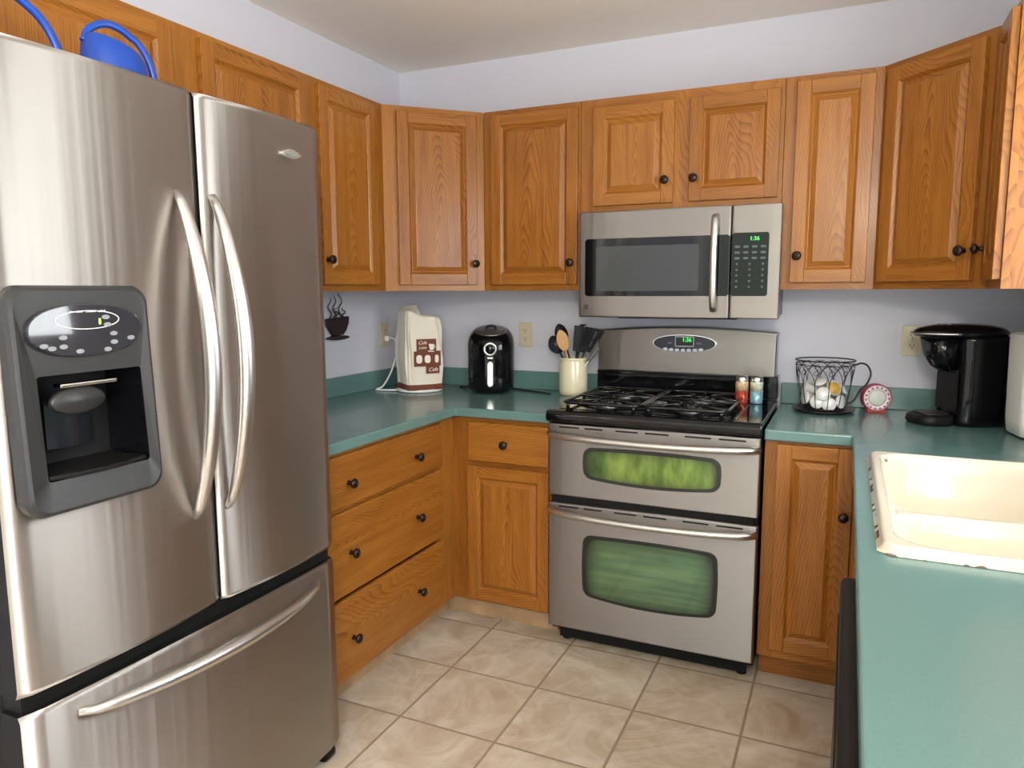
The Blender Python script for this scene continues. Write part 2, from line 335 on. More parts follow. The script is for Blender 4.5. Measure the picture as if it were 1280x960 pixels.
def upper(label, loc, rz, w, z0, z1, doors, depth=.305, left=0):
    t = thing('wall_cabinet', label, 'cabinet', loc, rz)
    m = MB(); T = .016; D = depth-.019
    m.box(0, T, -D, 0, z0, z1, 0); m.box(w-T, w, -D, 0, z0, z1, 0); m.box(T, w-T, -D, -.004, z0, z0+T, 1); m.box(T, w-T, -D, -.004, z1-T, z1, 1); m.box(T, w-T, -.01, -.004, z0+T, z1-T, 0)
    link('cabinet_box', m, OAK, t)
    frame(t, w, z0, z1, -D, [(dx+.012, dx+dw-.012, dz+.012, dz+dh-.012) for dx, dz, dw, dh, _ in doors])
    for dx, dz, dw, dh, kn in doors: door(t, dx, dz, dw, dh, -depth, kn)
    return t
DZ0, DZ1 = 1.393, 2.092; DH = DZ1-DZ0
# left wall: local x -> world y ; origin at the wall, outward +x
LW = R(90)
upper('oak wall cabinet above the refrigerator, behind the blue watering cans', (0, -2.47, 0), LW, 1.408, 1.82, ZU1,
      [(.03, 1.845, .80, .247, None), (.932, 1.845, .458, .247, None)])
upper('oak wall cabinet on the left wall between refrigerator and corner, above the cup wall art', (0, -1.062, 0), LW, .452, ZU0, ZU1,
      [(.042, DZ0, .342, DH, (.060, 1.482))])
# diagonal corner (left): box polygon + diagonal front
def diag(label, cx, sgn, p0, ang, w, dx, dw, kx):
    t = thing('corner_wall_cabinet', label, 'cabinet', (p0[0], p0[1], 0), ang)
    inv = (Matrix.Translation((p0[0], p0[1], 0)) @ Matrix.Rotation(ang, 4, 'Z')).inverted()
    P = [inv @ Vector((x, y, 0)) for x, y in cx]; poly = [(p.x, p.y+.0) for p in P]
    m = MB()
    m.prism(poly, ZU0+.001, ZU0+.016, 'z', 1); m.prism(poly, ZU1-.016, ZU1-.001, 'z', 1)
    n = len(poly)
    for i in range(n):
        a, b = poly[i], poly[(i+1) % n]
        if i == 0: continue
        d = Vector((b[0]-a[0], b[1]-a[1])).normalized(); nn = Vector((-d.y, d.x))*.012*sgn
        q = [a, b, (b[0]+nn.x, b[1]+nn.y), (a[0]+nn.x, a[1]+nn.y)]
        m.prism(q, ZU0+.016, ZU1-.016, 'z', 0)
    link('cabinet_box', m, OAK, t)
    frame(t, w, ZU0, ZU1, 0.0, [(dx+.012, dx+dw-.012, DZ0+.012, DZ1-.012)])
    door(t, dx, DZ0, dw, DH, -.019, (kx, 1.482))
    return t
s2 = .019/math.sqrt(2)
diag('oak diagonal corner cabinet in the left corner, above the covered appliance',
     [(.286, -.61), (.61, -.286), (.61, -.002), (.002, -.002), (.002, -.61)], 1, (.2916, -.5966), R(45), .431, .056, .338, .380)
upper('narrow tall oak wall cabinet left of the microwave, above the black air fryer', (.612, 0, 0), 0, XR-.612-.002, ZU0, ZU1, [(.040, DZ0, .385, DH, (.402, 1.480))])
upper('short two-door oak wall cabinet directly above the microwave', (XR, 0, 0), 0, .764, 1.675, ZU1,
      [(.055, 1.70, .318, .378, (.345, 1.783)), (.432, 1.70, .318, .378, (.453, 1.783))])
upper('narrowest oak wall cabinet, right of the microwave above the wire cup basket', (XR+.766, 0, 0), 0, XE-XR-.766, ZU0, ZU1, [(.038, DZ0, .248, DH, (.060, 1.488))])
DR = math.hypot(RW-.305-XE, .297); xr_ = RW-.305
diag('oak diagonal corner cabinet in the right corner, above the coffee maker',
     [(XE, -.286), (xr_, -.602+.019), (RW-.002, -.602+.0), (RW-.002, -.002), (XE+.002, -.002)], 1, (XE+.0134, -.2916), math.atan2(-.297, xr_-XE), DR, .030, .345, .352)
RWT = upper('oak wall cabinet on the right wall, seen edge-on at the right picture edge', (RW, -.606, 0), R(-90), .224, ZU0, ZU1, [(.012, DZ0, .20, DH, (.034, 1.484))])

# base cabinets
def base_carcass(t, x0, x1, depth=.59, z0=.10, z1=.868, kick=.50, kneey=0):
    m = MB(); T = .016
    m.box(x0, x0+T, -depth, -.004, z0, z1); m.box(x1-T, x1, -depth, -.004, z0, z1); m.box(x0, x1, -depth, -.004, z0, z0+T, 1); m.box(x0+T, x1-T, -.012, -.004, z0, z1)
    link('cabinet_box', m, OAK, t)
KICK = mat('scuffed_toe_board', (.42, .28, .15), .7, noise=.45, nscale=14)
t = thing('base_cabinet', 'oak drawer base with three wide slab drawers beside the refrigerator', 'cabinet', (0, -1.545, 0), LW)
base_carcass(t, 0, .935)
frame(t, .935, .10, .868, -.591, [(.04, .79, .13, .39), (.04, .79, .415, .665), (.04, .79, .70, .845)])
KN = [(.222, .0), (.626, .0)]
for z0, h, kz in ((.112, .272, .243), (.397, .276, .532), (.686, .170, .762)):
    drawer_front(t, .03, z0, .79, h, -.61, [(kx, kz) for kx, _ in KN])
m = MB(); m.box(0, 1.02, -.540, -.53, 0, .10, 1); link('toe_board', m, KICK, t)
t = thing('base_cabinet', 'oak base cabinet with one drawer over one door, left of the range', 'cabinet', (.61, 0, 0), 0)
base_carcass(t, .0, XR-.61-.004)
frame(t, XR-.61-.004, .10, .868, -.591, [(.09, .415, .13, .66), (.09, .415, .715, .845)])
door(t, .076, .112, .352, .56, -.61, None)
drawer_front(t, .078, .692, .350, .158, -.61, [(.246, .770)])
m = MB(); m.box(-.072, XR-.61-.004, -.535, -.525, 0, .10, 1); link('toe_board', m, KICK, t)
t = thing('base_cabinet', 'oak base cabinet with single tall door, right of the range', 'cabinet', (XR+.770, 0, 0), 0)
base_carcass(t, 0, .30)
frame(t, .30, .10, .868, -.591, [(.05, .27, .15, .84)])
door(t, .040, .135, .235, .722, -.613, (.252, .636))
m = MB(); m.box(0, .36, -.535, -.525, 0, .10, 1); link('toe_board', m, OAK, t)
t = thing('base_cabinet', 'oak sink base cabinet under the biscuit sink, facing left', 'cabinet', (RW, -.62, 0), R(-90))
base_carcass(t, 0, 1.16, .588)
frame(t, 1.16, .10, .868, -.589, [(.05, .56, .13, .84), (.60, 1.11, .13, .84)])
door(t, .04, .115, .53, .74, -.609, None); door(t, .59, .115, .53, .74, -.609, None)
m = MB(); m.box(0, 1.16, -.535, -.525, 0, .10, 1); link('toe_board', m, OAK, t)

# dishwasher (front seen edge-on)
t = thing('dishwasher', 'black dishwasher edge-on beneath the teal counter at lower right', 'dishwasher', (RW, -1.79, 0), R(-90))
m = MB(); m.box(0, .60, -.60, -.02, .06, .862); link('tub_housing', m, BLKM, t)
m = MB(); m.prism(rrect(0, .60, .13, .865, .02), -.662, -.602, 'y'); link('door', m, BLKP, t, bevel=.012, bseg=3)
m = MB(); m.prism(rrect(.10, .50, .80, .835, .012), -.6635, -.6615, 'y'); link('handle_recess', m, BLKM, t)
m = MB(); m.box(.01, .59, -.56, -.54, 0, .12); link('kick_plate', m, BLKM, t)

# countertops
def counter(name, label, poly, holes, splash, cat='countertop'):
    t = thing(name, label, cat)
    bm = bmesh.new(); loops = []
    for lp in [poly]+holes:
        vs = [bm.verts.new((x, y, ZT)) for x, y in lp]; es = [bm.edges.new((vs[i], vs[(i+1) % len(vs)])) for i in range(len(vs))]; loops += es
    bmesh.ops.triangle_fill(bm, use_beauty=True, use_dissolve=False, edges=loops)
    for f in bm.faces:
        if f.normal.z < 0: f.normal_flip()
    g = bmesh.ops.extrude_face_region(bm, geom=bm.faces[:])
    for v in g['geom']:
        if isinstance(v, bmesh.types.BMVert): v.co.z -= .037
    link('worktop', bm, TEAL, t, bevel=.006, bseg=3)
    m = MB()
    for b in splash: m.box(*b, ZT, ZT+.085)
    link('backsplash', m, TEAL, t, bevel=.003, bseg=2)
    return t
counter('countertop', 'teal laminate countertop in the left corner, between refrigerator and range',
        [(.001, -.001), (XR-.003, -.001), (XR-.003, -.640), (.640, -.640), (.640, -1.55), (.001, -1.55)], [],
        [(.0, XR-.003, -.02, -.001), (.001, .02, -1.55, -.02)])
SX0, SX1, SY0, SY1 = 2.118, 2.672, -1.785, -.930
counter('countertop', 'teal laminate countertop right of the range, holding the sink',
        [(XR+.769, -.001), (RW-.001, -.001), (RW-.001, -2.72), (2.084, -2.72), (2.084, -.640), (XR+.769, -.640)],
        [[(SX0+.02, SY0+.02), (SX1-.02, SY0+.02), (SX1-.02, SY1-.02), (SX0+.02, SY1-.02)]],
        [(XR+.769, RW-.001, -.02, -.001), (RW-.02, RW-.001, -2.72, -.02)])

# sink: smooth height field
def sdf(px, py, x0, x1, y0, y1, r):
    qx = abs(px-(x0+x1)/2)-(x1-x0)/2+r; qy = abs(py-(y0+y1)/2)-(y1-y0)/2+r
    return math.hypot(max(qx, 0), max(qy, 0))+min(max(qx, qy), 0)-r
def sst(a, b, x): t = min(1, max(0, (x-a)/(b-a))); return t*t*(3-2*t)
def sinkmat():
    m = SINK; n, L, b = N(m); tc = n.new('ShaderNodeTexCoord'); sp = n.new('ShaderNodeSeparateXYZ'); L.new(tc.outputs['Object'], sp.inputs[0])
    t = n.new('ShaderNodeTexNoise'); t.inputs['Scale'].default_value = 22; t.inputs['Detail'].default_value = 1; L.new(tc.outputs['Object'], t.inputs[0])
    low = math_(n, L, 'MULTIPLY', math_(n, L, 'LESS_THAN', sp.outputs[2], ZT+.0075), math_(n, L, 'GREATER_THAN', sp.outputs[2], ZT-.001)); near = math_(n, L, 'MULTIPLY', math_(n, L, 'GREATER_THAN', t.outputs[0], .57), math_(n, L, 'LESS_THAN', sp.outputs[1], SY1-.06)); k = math_(n, L, 'MULTIPLY', low, near)
    mx = n.new('ShaderNodeMix'); mx.data_type = 'RGBA'; L.new(k, mx.inputs[0]); mx.inputs[6].default_value = (.66, .60, .47, 1); mx.inputs[7].default_value = (.17, .10, .07, 1); L.new(mx.outputs[2], b.inputs['Base Color'])
sinkmat()
t = thing('kitchen_sink', 'biscuit enamel double-bowl sink with chipped rim set into the teal counter', 'sink')
bm = bmesh.new(); nx, ny = 124, 184; grid = []
div = -1.40
for j in range(ny+1):
    row = []
    for i in range(nx+1):
        x = SX0+(SX1-SX0)*i/nx; y = SY0+(SY1-SY0)*j/ny
        so = sdf(x, y, SX0, SX1, SY0, SY1, .035)
        if so > .004: row.append(None); continue
        z = ZT+.017-.016*sst(-.014, .0, so)
        s1 = sdf(x, y, SX0+.035, SX1-.075, div+.012, SY1-.032, .07); s2_ = sdf(x, y, SX0+.035, SX1-.075, SY0+.032, div-.012, .07)
        su = sdf(x, y, SX0+.035, SX1-.075, SY0+.032, SY1-.032, .07)
        z -= .04*sst(.006, -.014, su)
        z -= .15*max(sst(.004, -.042, s1), sst(.004, -.042, s2_))
        row.append(bm.verts.new((x, y, z)))
    grid.append(row)
for j in range(ny):
    for i in range(nx):
        q = [grid[j][i], grid[j][i+1], grid[j+1][i+1], grid[j+1][i]]
        if all(q): f = bm.faces.new(q); f.smooth = True
link('basin', bm, SINK, t)
for yy in ((div+SY1)/2, (div+SY0)/2):
    m = MB(); m.lathe([(.0001, 0), (.028, .0), (.040, .003), (.042, .001)], (2.36, yy, .7345), 24, cap=False); link('drain_strainer', m, CHROME, t)

# ---------------------------------------------------------------- refrigerator
FY0 = -2.432; FW = .876; SEAM = .465
t = thing('refrigerator', 'large stainless steel french-door refrigerator with ice dispenser and bottom freezer drawer', 'refrigerator', (0, FY0, 0), LW)
m = MB(); m.box(.005, FW-.005, -.68, -.03, .05, 1.775); link('cabinet_body', m, mat('fridge_black_side', (.012, .012, .012), .7, spec=.15), t, bevel=.004)
DC0, DC1, DZ0_, DZ1_ = .060, .266, 1.035, 1.222    # dispenser cavity
def fdoor(name, x0, x1, z0, z1, hole=None):
    yb, yf = -.690, -.752; bm = bmesh.new(); xs = [x0+(x1-x0)*i/20 for i in range(21)]; zs = [z0, z0+.012, z1-.012, z1]
    if hole: xs = sorted(xs+[hole[0], hole[1]]); zs = sorted(zs+[hole[2], hole[3]])
    def Y(x, z):
        u = (x-x0)/(x1-x0)*2-1; b = .012*(1-u*u)
        er = .008*(max(0, abs(u)-.93)/.07)**2; ez = .006 if z in (z0, z1) else 0
        return yf-b+er+ez
    G = [[bm.verts.new((x, Y(x, z), z)) for x in xs] for z in zs]
    for j in range(len(zs)-1):
        for i in range(len(xs)-1):
            if hole and hole[0] <= (xs[i]+xs[i+1])/2 <= hole[1] and hole[2] <= (zs[j]+zs[j+1])/2 <= hole[3]: continue
            f = bm.faces.new([G[j][i], G[j][i+1], G[j+1][i+1], G[j+1][i]]); f.smooth = True
    B = [bm.verts.new(p) for p in ((x0, yb, z0), (x1, yb, z0), (x1, yb, z1), (x0, yb, z1))]
    if not hole: bm.faces.new(B)
    nz = len(zs); nf = len(bm.faces)
    bm.faces.new([B[0]]+[G[j][0] for j in range(nz)]+[B[3]]); bm.faces.new([B[1]]+[G[j][-1] for j in range(nz)]+[B[2]])
    bm.faces.new([B[3]]+G[-1]+[B[2]]); bm.faces.new([B[0]]+G[0]+[B[1]])
    bm.faces.ensure_lookup_table()
    for k in range(nf, len(bm.faces)): bm.faces[k].material_index = 1
    bmesh.ops.recalc_face_normals(bm, faces=bm.faces[:])
    return link(name, bm, [STEEL, BLKM], t, normals=True)
dl = fdoor('door', 0, SEAM-.003, .648, 1.795, (DC0, DC1, DZ0_, DZ1_)); dr_ = fdoor('door', SEAM+.003, FW, .648, 1.795)
dw = fdoor('freezer_drawer', 0, FW, .048, .613)
m = MB(); m.box(.01, FW-.01, -.735, -.68, .613, .648); m.box(SEAM-.003, SEAM+.003, -.735, -.68, .648, 1.79); link('door_gasket', m, BLKM, t)
def bow(x, z0, z1, y0, y1, n=28):
    return [(x, y0+(y1-y0)*math.sin(math.pi*i/n)**.75, z0+(z1-z0)*i/n) for i in range(n+1)]
for d, x in ((dl, .397), (dr_, .492)):
    m = MB(); P = bow(x, .872, 1.578, -.757, -.835); rr = [.008+.010*math.sin(math.pi*i/28)**.6 for i in range(29)]; m.tube(P, rr, 16, up=(1, 0, 0), flat=1.05); link('handle', m, SATIN, d)
m = MB(); P = [(.10+(.785-.10)*i/28, -.757-.072*math.sin(math.pi*i/28)**.6, .575) for i in range(29)]; m.tube(P, [.009+.010*math.sin(math.pi*i/28)**.6 for i in range(29)], 14, flat=.9); link('handle', m, SATIN, dw)
# badge
m = MB(); B = [(.708+.034*math.copysign(abs(math.cos(a))**1.3, math.cos(a))+.0, 1.707+.0115*math.copysign(abs(math.sin(a))**1.3, math.sin(a))) for a in [2*math.pi*i/32 for i in range(32)]]
m.prism([(.742+(x-.708), z) for x, z in B], -.772, -.758, 'y'); link('badge', m, mat('badge_silver', (.75, .77, .74), .25, .9), dr_, bevel=.002)
m = MB(); m.prism([(.742+(x-.708)*.7, 1.707+(z-1.707)*.6) for x, z in B], -.7735, -.772, 'y'); link('badge_face', m, mat('badge_face', (.35, .40, .36), .3, .6), dr_)
# dispenser
bz = MB()
def dshape(x0, x1, z0, z1, r, sag): 
    out = []
    for x, z in rrect(x0, x1, z0, z1, r, 8):
        u = (x-(x0+x1)/2)/((x1-x0)/2); out.append((x, z-(sag*(1-u*u) if z < (z0+z1)/2 else -sag*.55*(1-u*u))))
    return out
O = dshape(.018, .292, .978, 1.378, .03, .010); n_ = len(O)
def ringy(sc_, y):
    cx, cz = .155, 1.178; return [(cx+(x-cx)*sc_, y-(.0 if z > cz else .016*((cz-z)/.2)), cz+(z-cz)*(1-(1-sc_)*.68)) for x, z in O]
Iq = [];
cavp = rrect(DC0, DC1, DZ0_, DZ1_, .006, 8); inner = [(x, -.7785-(0 if z > 1.178 else .014*((1.178-z)/.2)), z) for x, z in cavp]
rings = [ringy(1.0, -.750), ringy(1.0, -.770), ringy(.975, -.780), ringy(.93, -.783), inner]
bz.loft(rings, 0, False, cap=False); bezel = link('dispenser_bezel', bz, [GREY], dl)
m = MB()
c0 = [(x, y, z) for x, y, z in inner]
def cav(s, y, zo=0): cx, cz = (DC0+DC1)/2, (DZ0_+DZ1_)/2; return [(cx+(x-cx)*s, y, cz+(z-cz)*s+zo) for x, z in cavp]
m.loft([c0, cav(1.0, -.752), cav(.99, -.70), cav(.93, -.672, .004)], 0, False, cap=False); 
V = [m.bm.verts.new(p) for p in cav(.93, -.672, .004)]; m.face(V)
link('dispenser_recess', m, BLACK, dl)
m = MB(); m.lathe([(.085, -.004), (.085, 0.004), (.0001, .0045)], (.145, 0, 0), 8, cap=False); m.bm.free()
m = MB()
for k in range(13):
    pass
arc = [(.163+.085*math.cos(R(a)), -.672-.075*math.sin(R(a))) for a in range(0, 181, 12)]
m.loft([[(x*1.0, y, 1.072) for x, y in arc], [(x, y*.99-.006, 1.20) for x, y in arc]], 0, True, cap=False, closed=False)
m2 = MB(); m2.lathe([(.0001, 0), (.052, 0), (.056, .004), (.050, .010), (.0001, .012)], (.145, -.755, 1.165), 32, 'y', cap=False)
for v in m2.bm.verts: v.co.z = 1.170+(v.co.z-1.165)*.46
link('ice_chute_flap', m2, GREY, dl)
m2 = MB(); m2.loft([[(.118+.09*i/10, -.700-.012*math.sin(math.pi*i/10), z) for i in range(11)] for z in (1.075, 1.17)], 0, True, cap=False, closed=False)
link('dispenser_paddle', m2, mat('paddle_smoke', (.012, .013, .016), .15), dl); m.bm.free()
m = MB(); m.box(.105, .220, -.772, -.75, 1.196, 1.204); link('nozzle_trim', m, CHROME, dl, bevel=.003)
m = MB(); m.prism([(DC0+.005, -.68), (DC1-.005, -.68), (DC1-.005, -.785), (.21, -.798), (.16, -.802), (.11, -.798), (DC0+.005, -.785)], 1.0365, 1.045, 'z'); link('drip_tray', m, BLKP, dl, bevel=.002)
# oval control panel
def oval(cx, cz, a, b, n=48, p=.9): return [(cx+a*math.copysign(abs(math.cos(q))**p, math.cos(q)), cz+b*math.copysign(abs(math.sin(q))**p, math.sin(q))) for q in [2*math.pi*i/n for i in range(n)]]
m = MB(); m.prism(oval(.155, 1.300, .112, .0485), -.790, -.776, 'y'); cp = link('control_panel', m, mat('panel_gloss', (.02, .02, .025), .03, coat=1), dl, bevel=.003)
LGT = mat('button_print', (.22, .23, .24), .5); LGT2 = mat('white_print', (.8, .8, .8), .5)
m = MB(); m.tube([(x, -.7905, z) for x, z in oval(.155, 1.318, .062, .0165, 48, 1)], .0009, 6, closed=True); link('printed_oval', m, LGT2, cp)
for x, z in ((.070, 1.275), (.084, 1.270), (.105, 1.288), (.105, 1.272), (.135, 1.262), (.190, 1.262), (.204, 1.275), (.204, 1.291), (.240, 1.281), (.190, 1.322), (.193, 1.308)):
    m = MB(); m.prism(oval(x, z, .0075, .0042, 20, 1), -.7915, -.7895, 'y'); link('button', m, LGT, cp)
m = MB(); m.box(.176, .1795, -.7912, -.7895, 1.309, 1.320); link('indicator', m, mat('lime_light', (.3, .6, .05), .4, emis=(.5, 1, .1), estr=1), cp)
text('panel_lettering', 'ice   water   crushed   cubed', .006, LGT2, cp, (.155, -.791, 1.3335), (R(90), 0, 0))
for x in (.03, FW-.03):
    m = MB(); m.lathe([(.022, -.02), (.026, -.015), (.026, .015), (.022, .02)], (x, -.715, .026), 20, 'x'); link('wheel', m, BLKP, t)
for x in (.02, FW-.07):
    m = MB(); m.box(x, x+.05, -.74, -.62, 1.776, 1.79); link('hinge_cover', m, BLKP, t, bevel=.004)
m = MB(); m.box(.06, FW-.06, -.69, -.66, .012, .05); link('base_grille', m, BLKM, t)

# watering cans on top of the refrigerator
def can(label, loc, rz, s=1, bw=1.0, hx=1.0, hz=1.0):
    t = thing('watering_can', label, 'watering can', loc, rz, 'watering cans on the refrigerator'); 
    m = MB(); rings = []
    for z, a, b in ((0, .070, .062), (.006, .077, .068), (.05, .078, .069), (.11, .072, .063), (.145, .066, .058), (.152, .060, .052), (.150, .04, .035)):
        rings.append([(a*bw*s*math.cos(q), b*bw*s*math.sin(q), z*s+(.02*s*(-math.cos(q)) if z > .14 else 0)) for q in [2*math.pi*i/36 for i in range(36)]])
    m.loft(rings, 0, True); link('body', m, BLUE, t)
    m = MB(); P = smooth_path([(-.066, 0, .150), (-.050, 0, .185), (-.010, 0, .208), (.040, 0, .195), (.082, 0, .150), (.100, 0, .09), (.098, 0, .05), (.074, 0, .035)], 6)
    P = [Vector((p.x*(hx if p.x > 0 else 1)*(bw if p.x < 0 else 1)+.012*(bw-1)/.2*(p.x > .05), p.y, p.z*hz)) for p in P]
    m.tube([p*s for p in P], .0075*s, 10, flat=1.3); link('handle', m, BLUE, t)
    m = MB(); P = smooth_path([(-.06, 0, .03), (-.088, 0, .050), (-.115, 0, .080)], 5); m.tube([p*s for p in P], [.016*s-.0006*s*i for i in range(len(P))], 12); link('spout', m, BLUE, t)
    return t
can('blue plastic watering can with its whole body showing over the refrigerator top, right one', (.545, -1.995, 1.776), R(78), .84, 1.12)
can('blue watering can at the upper left picture corner, only its curved handle showing', (.56, -2.345, 1.776), R(84), .9, .8, 2.3, 1.0)

# ---------------------------------------------------------------- range
t = thing('gas_range', 'stainless steel double-oven gas range with black cooktop between the teal counters', 'range', (XR, 0, 0), 0)
w = .766
def ebox(name, b, mt, par, bev=.0, z=None): m = MB(); m.box(*b); return link(name, m, mt, par, bevel=bev)
ebox('range_body', (.006, w-.006, -.625, -.03, .06, .885), BLKM, t, .003)
ebox('base_skirt', (.03, w-.03, -.60, -.58, .015, .06), BLKM, t)
for x in (.05, w-.05):
    for y in (-.57, -.10): m = MB(); m.lathe([(.018, 0), (.018, .01), (.012, .015), (.012, .06)], (x, y, 0), 16); link('leveling_foot', m, BLKM, t)
def barrel(x0, x1, z0, z1, r, top, bot, side, n=8):
    out = []
    for x, z in rrect(x0, x1, z0, z1, r, n):
        u = (x-(x0+x1)/2)/((x1-x0)/2); v = (z-(z0+z1)/2)/((z1-z0)/2)
        out.append((x+side*u*(1-v*v), z+(top if v > 0 else -bot)*0+((top*(1-u*u)) if v > 0 else -(bot*(1-u*u)))*1))
    return out
def dens(poly, k=4):
    out = []
    for i in range(len(poly)):
        a, b = poly[i], poly[(i+1) % len(poly)]
        L_ = math.dist(a, b); q = max(1, int(L_/.02)) if L_ > .03 else 1
        for j in range(q): out.append((a[0]+(b[0]-a[0])*j/q, a[1]+(b[1]-a[1])*j/q))
    return out
def bar2(x0, x1, z0, z1, r, top, bot, side):
    out = []
    for x, z in dens(rrect(x0, x1, z0, z1, r, 6)):
        u = (x-(x0+x1)/2)/((x1-x0)/2); v = (z-(z0+z1)/2)/((z1-z0)/2)
        dzz = top*(1-u*u) if v > .0 else -bot*(1-u*u)
        out.append((x+side*u*(1-v*v), z+dzz*min(1, abs(v)*1.2)))
    return out
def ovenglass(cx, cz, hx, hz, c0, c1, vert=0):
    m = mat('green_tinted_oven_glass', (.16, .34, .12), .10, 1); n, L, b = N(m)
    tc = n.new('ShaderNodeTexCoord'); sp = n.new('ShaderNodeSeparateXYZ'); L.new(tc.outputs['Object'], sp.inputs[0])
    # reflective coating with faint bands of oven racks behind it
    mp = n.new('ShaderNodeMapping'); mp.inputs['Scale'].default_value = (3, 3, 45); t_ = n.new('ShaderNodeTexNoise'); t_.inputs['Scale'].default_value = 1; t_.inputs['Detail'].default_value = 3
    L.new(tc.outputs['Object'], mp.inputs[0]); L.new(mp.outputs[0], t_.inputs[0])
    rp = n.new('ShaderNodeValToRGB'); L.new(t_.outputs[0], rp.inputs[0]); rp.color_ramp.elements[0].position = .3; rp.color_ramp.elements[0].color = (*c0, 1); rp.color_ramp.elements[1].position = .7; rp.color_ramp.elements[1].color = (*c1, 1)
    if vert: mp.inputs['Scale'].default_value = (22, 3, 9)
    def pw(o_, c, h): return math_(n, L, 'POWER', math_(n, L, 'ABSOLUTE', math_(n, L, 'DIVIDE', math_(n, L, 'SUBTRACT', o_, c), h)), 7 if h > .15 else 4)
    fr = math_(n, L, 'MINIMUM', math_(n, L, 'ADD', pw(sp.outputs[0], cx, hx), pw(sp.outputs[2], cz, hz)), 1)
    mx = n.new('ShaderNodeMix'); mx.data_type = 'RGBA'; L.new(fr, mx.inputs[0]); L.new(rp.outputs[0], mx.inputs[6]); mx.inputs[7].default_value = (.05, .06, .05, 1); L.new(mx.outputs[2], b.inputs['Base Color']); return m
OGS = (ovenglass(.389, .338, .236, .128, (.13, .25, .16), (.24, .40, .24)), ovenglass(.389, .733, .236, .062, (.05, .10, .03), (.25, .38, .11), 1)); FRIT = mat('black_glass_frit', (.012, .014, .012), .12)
def oven_door(z0, z1, wz0, wz1, bot, hz, vents=True):
    m = MB(); m.box(.004, w-.004, -.664, -.628, z0, z1); d = link('oven_door', m, STEEL2, t, bevel=.006, bseg=3)
    m = MB(); m.prism(bar2(.146, .632, wz0, wz1, .028, .006, bot, .006), -.6665, -.662, 'y'); link('window_surround', m, FRIT, d, bevel=.0015)
    m = MB(); m.prism(bar2(.158, .620, wz0+.011, wz1-.011, .022, .005, bot*.9, .005), -.6685, -.6660, 'y'); link('window_glass', m, OGS[0] if wz0 < .5 else OGS[1], d)
    P = []
    for i in range(33):
        s = i/32; P.append((.012+(w-.024)*s, -.664-.058*math.sin(math.pi*s)**.38, hz-.004*math.sin(math.pi*s)))
    m = MB(); m.tube(P, [.0155-.0025*math.sin(math.pi*i/32) for i in range(33)], 14, flat=.9); link('handle', m, SATIN, d)
    sl = [(.045, .125), (.145, .215), (.262, .345), (.370, .455), (.510, .60), (.625, .715)]
    for k, (a, b_) in enumerate(sl):
        m = MB(); m.prism(rrect(a, b_, z1-.016, z1-.0105, .0025, 3), -.6648, -.660, 'y'); link('vent_slot', m, BLKM, d)
    return d
oven_door(.083, .575, .228, .462, .020, .545); oven_door(.602, .878, .680, .795, .016, .838)
m = MB(); m.box(.02, w-.02, -.655, -.645, .575, .602); link('door_gap_trim', m, BLKM, t)
for z in (.64, .652): 
    pass
# cooktop
m = MB(); m.prism([(-.625, .885), (-.676, .885), (-.686, .893), (-.688, .912), (-.680, .926), (-.660, .929), (-.10, .929), (-.10, .885)], .001, w-.001, 'x'); ct = link('cooktop', m, BLACK, t, bevel=.004, bseg=2)
m = MB(); m.loft([[(x, y, .9292) for x, y in rrect(.03, w-.09, -.64, -.13, .03)], [(x, y, .9312) for x, y in rrect(.034, w-.094, -.636, -.134, .028)]], 0, False); link('cooktop_well', m, BLACK, t)
CAST = mat('cast_grate', (.010, .010, .010), .16); BURN = mat('burner_aluminium', (.45, .45, .44), .35, 1)
burners = [(.185, -.50, .040), (.185, -.26, .032), (.495, -.50, .036), (.495, -.26, .042), (.345, -.38, .03)]
for x, y, r in burners:
    m = MB(); m.lathe([(r*1.35, 0), (r*1.3, .006), (r*1.0, .010), (r*.95, .014)], (x, y, .930), 28); b_ = link('burner_base', m, BURN, t)
    m = MB(); m.lathe([(r*.95, .0145), (r*1.0, .017), (r*.95, .021), (.0001, .022)], (x, y, .930), 28, cap=False); link('burner_cap', m, CAST, b_)
GZ = .952
def grate(x0, x1):
    m = MB(); P = rrect(x0, x1, -.625, -.145, .035, 6)
    m.tube([(x, y, GZ) for x, y in P], .0065, 8, closed=True)
    cx = (x0+x1)/2
    m.tube([(x0, -.385, GZ), (cx, -.385, GZ+.002), (x1, -.385, GZ)], .0055, 8)
    for cy in (-.505, -.265):
        for a in range(0, 360, 60):
            ca, sa = math.cos(R(a+30)), math.sin(R(a+30)); ex = (x1-x0)/2 if abs(ca) > .5 else .12
            L1 = min((x1-x0)/2/max(abs(ca), .01), .118/max(abs(sa), .01))
            m.tube([(cx+ca*.035, cy+sa*.035, GZ+.002), (cx+ca*.05, cy+sa*.05, GZ+.003), (cx+ca*L1, cy+sa*L1, GZ)], .005, 8)
    for x, y in ((x0+.02, -.62), (x1-.02, -.62), (x0+.02, -.15), (x1-.02, -.15), (x0+.003, -.385), (x1-.003, -.385)): m.tube([(x, y, GZ), (x, y, .931)], [.006, .008], 8)
    link('burner_grate', m, CAST, t)
grate(.045, .335); grate(.350, .645)
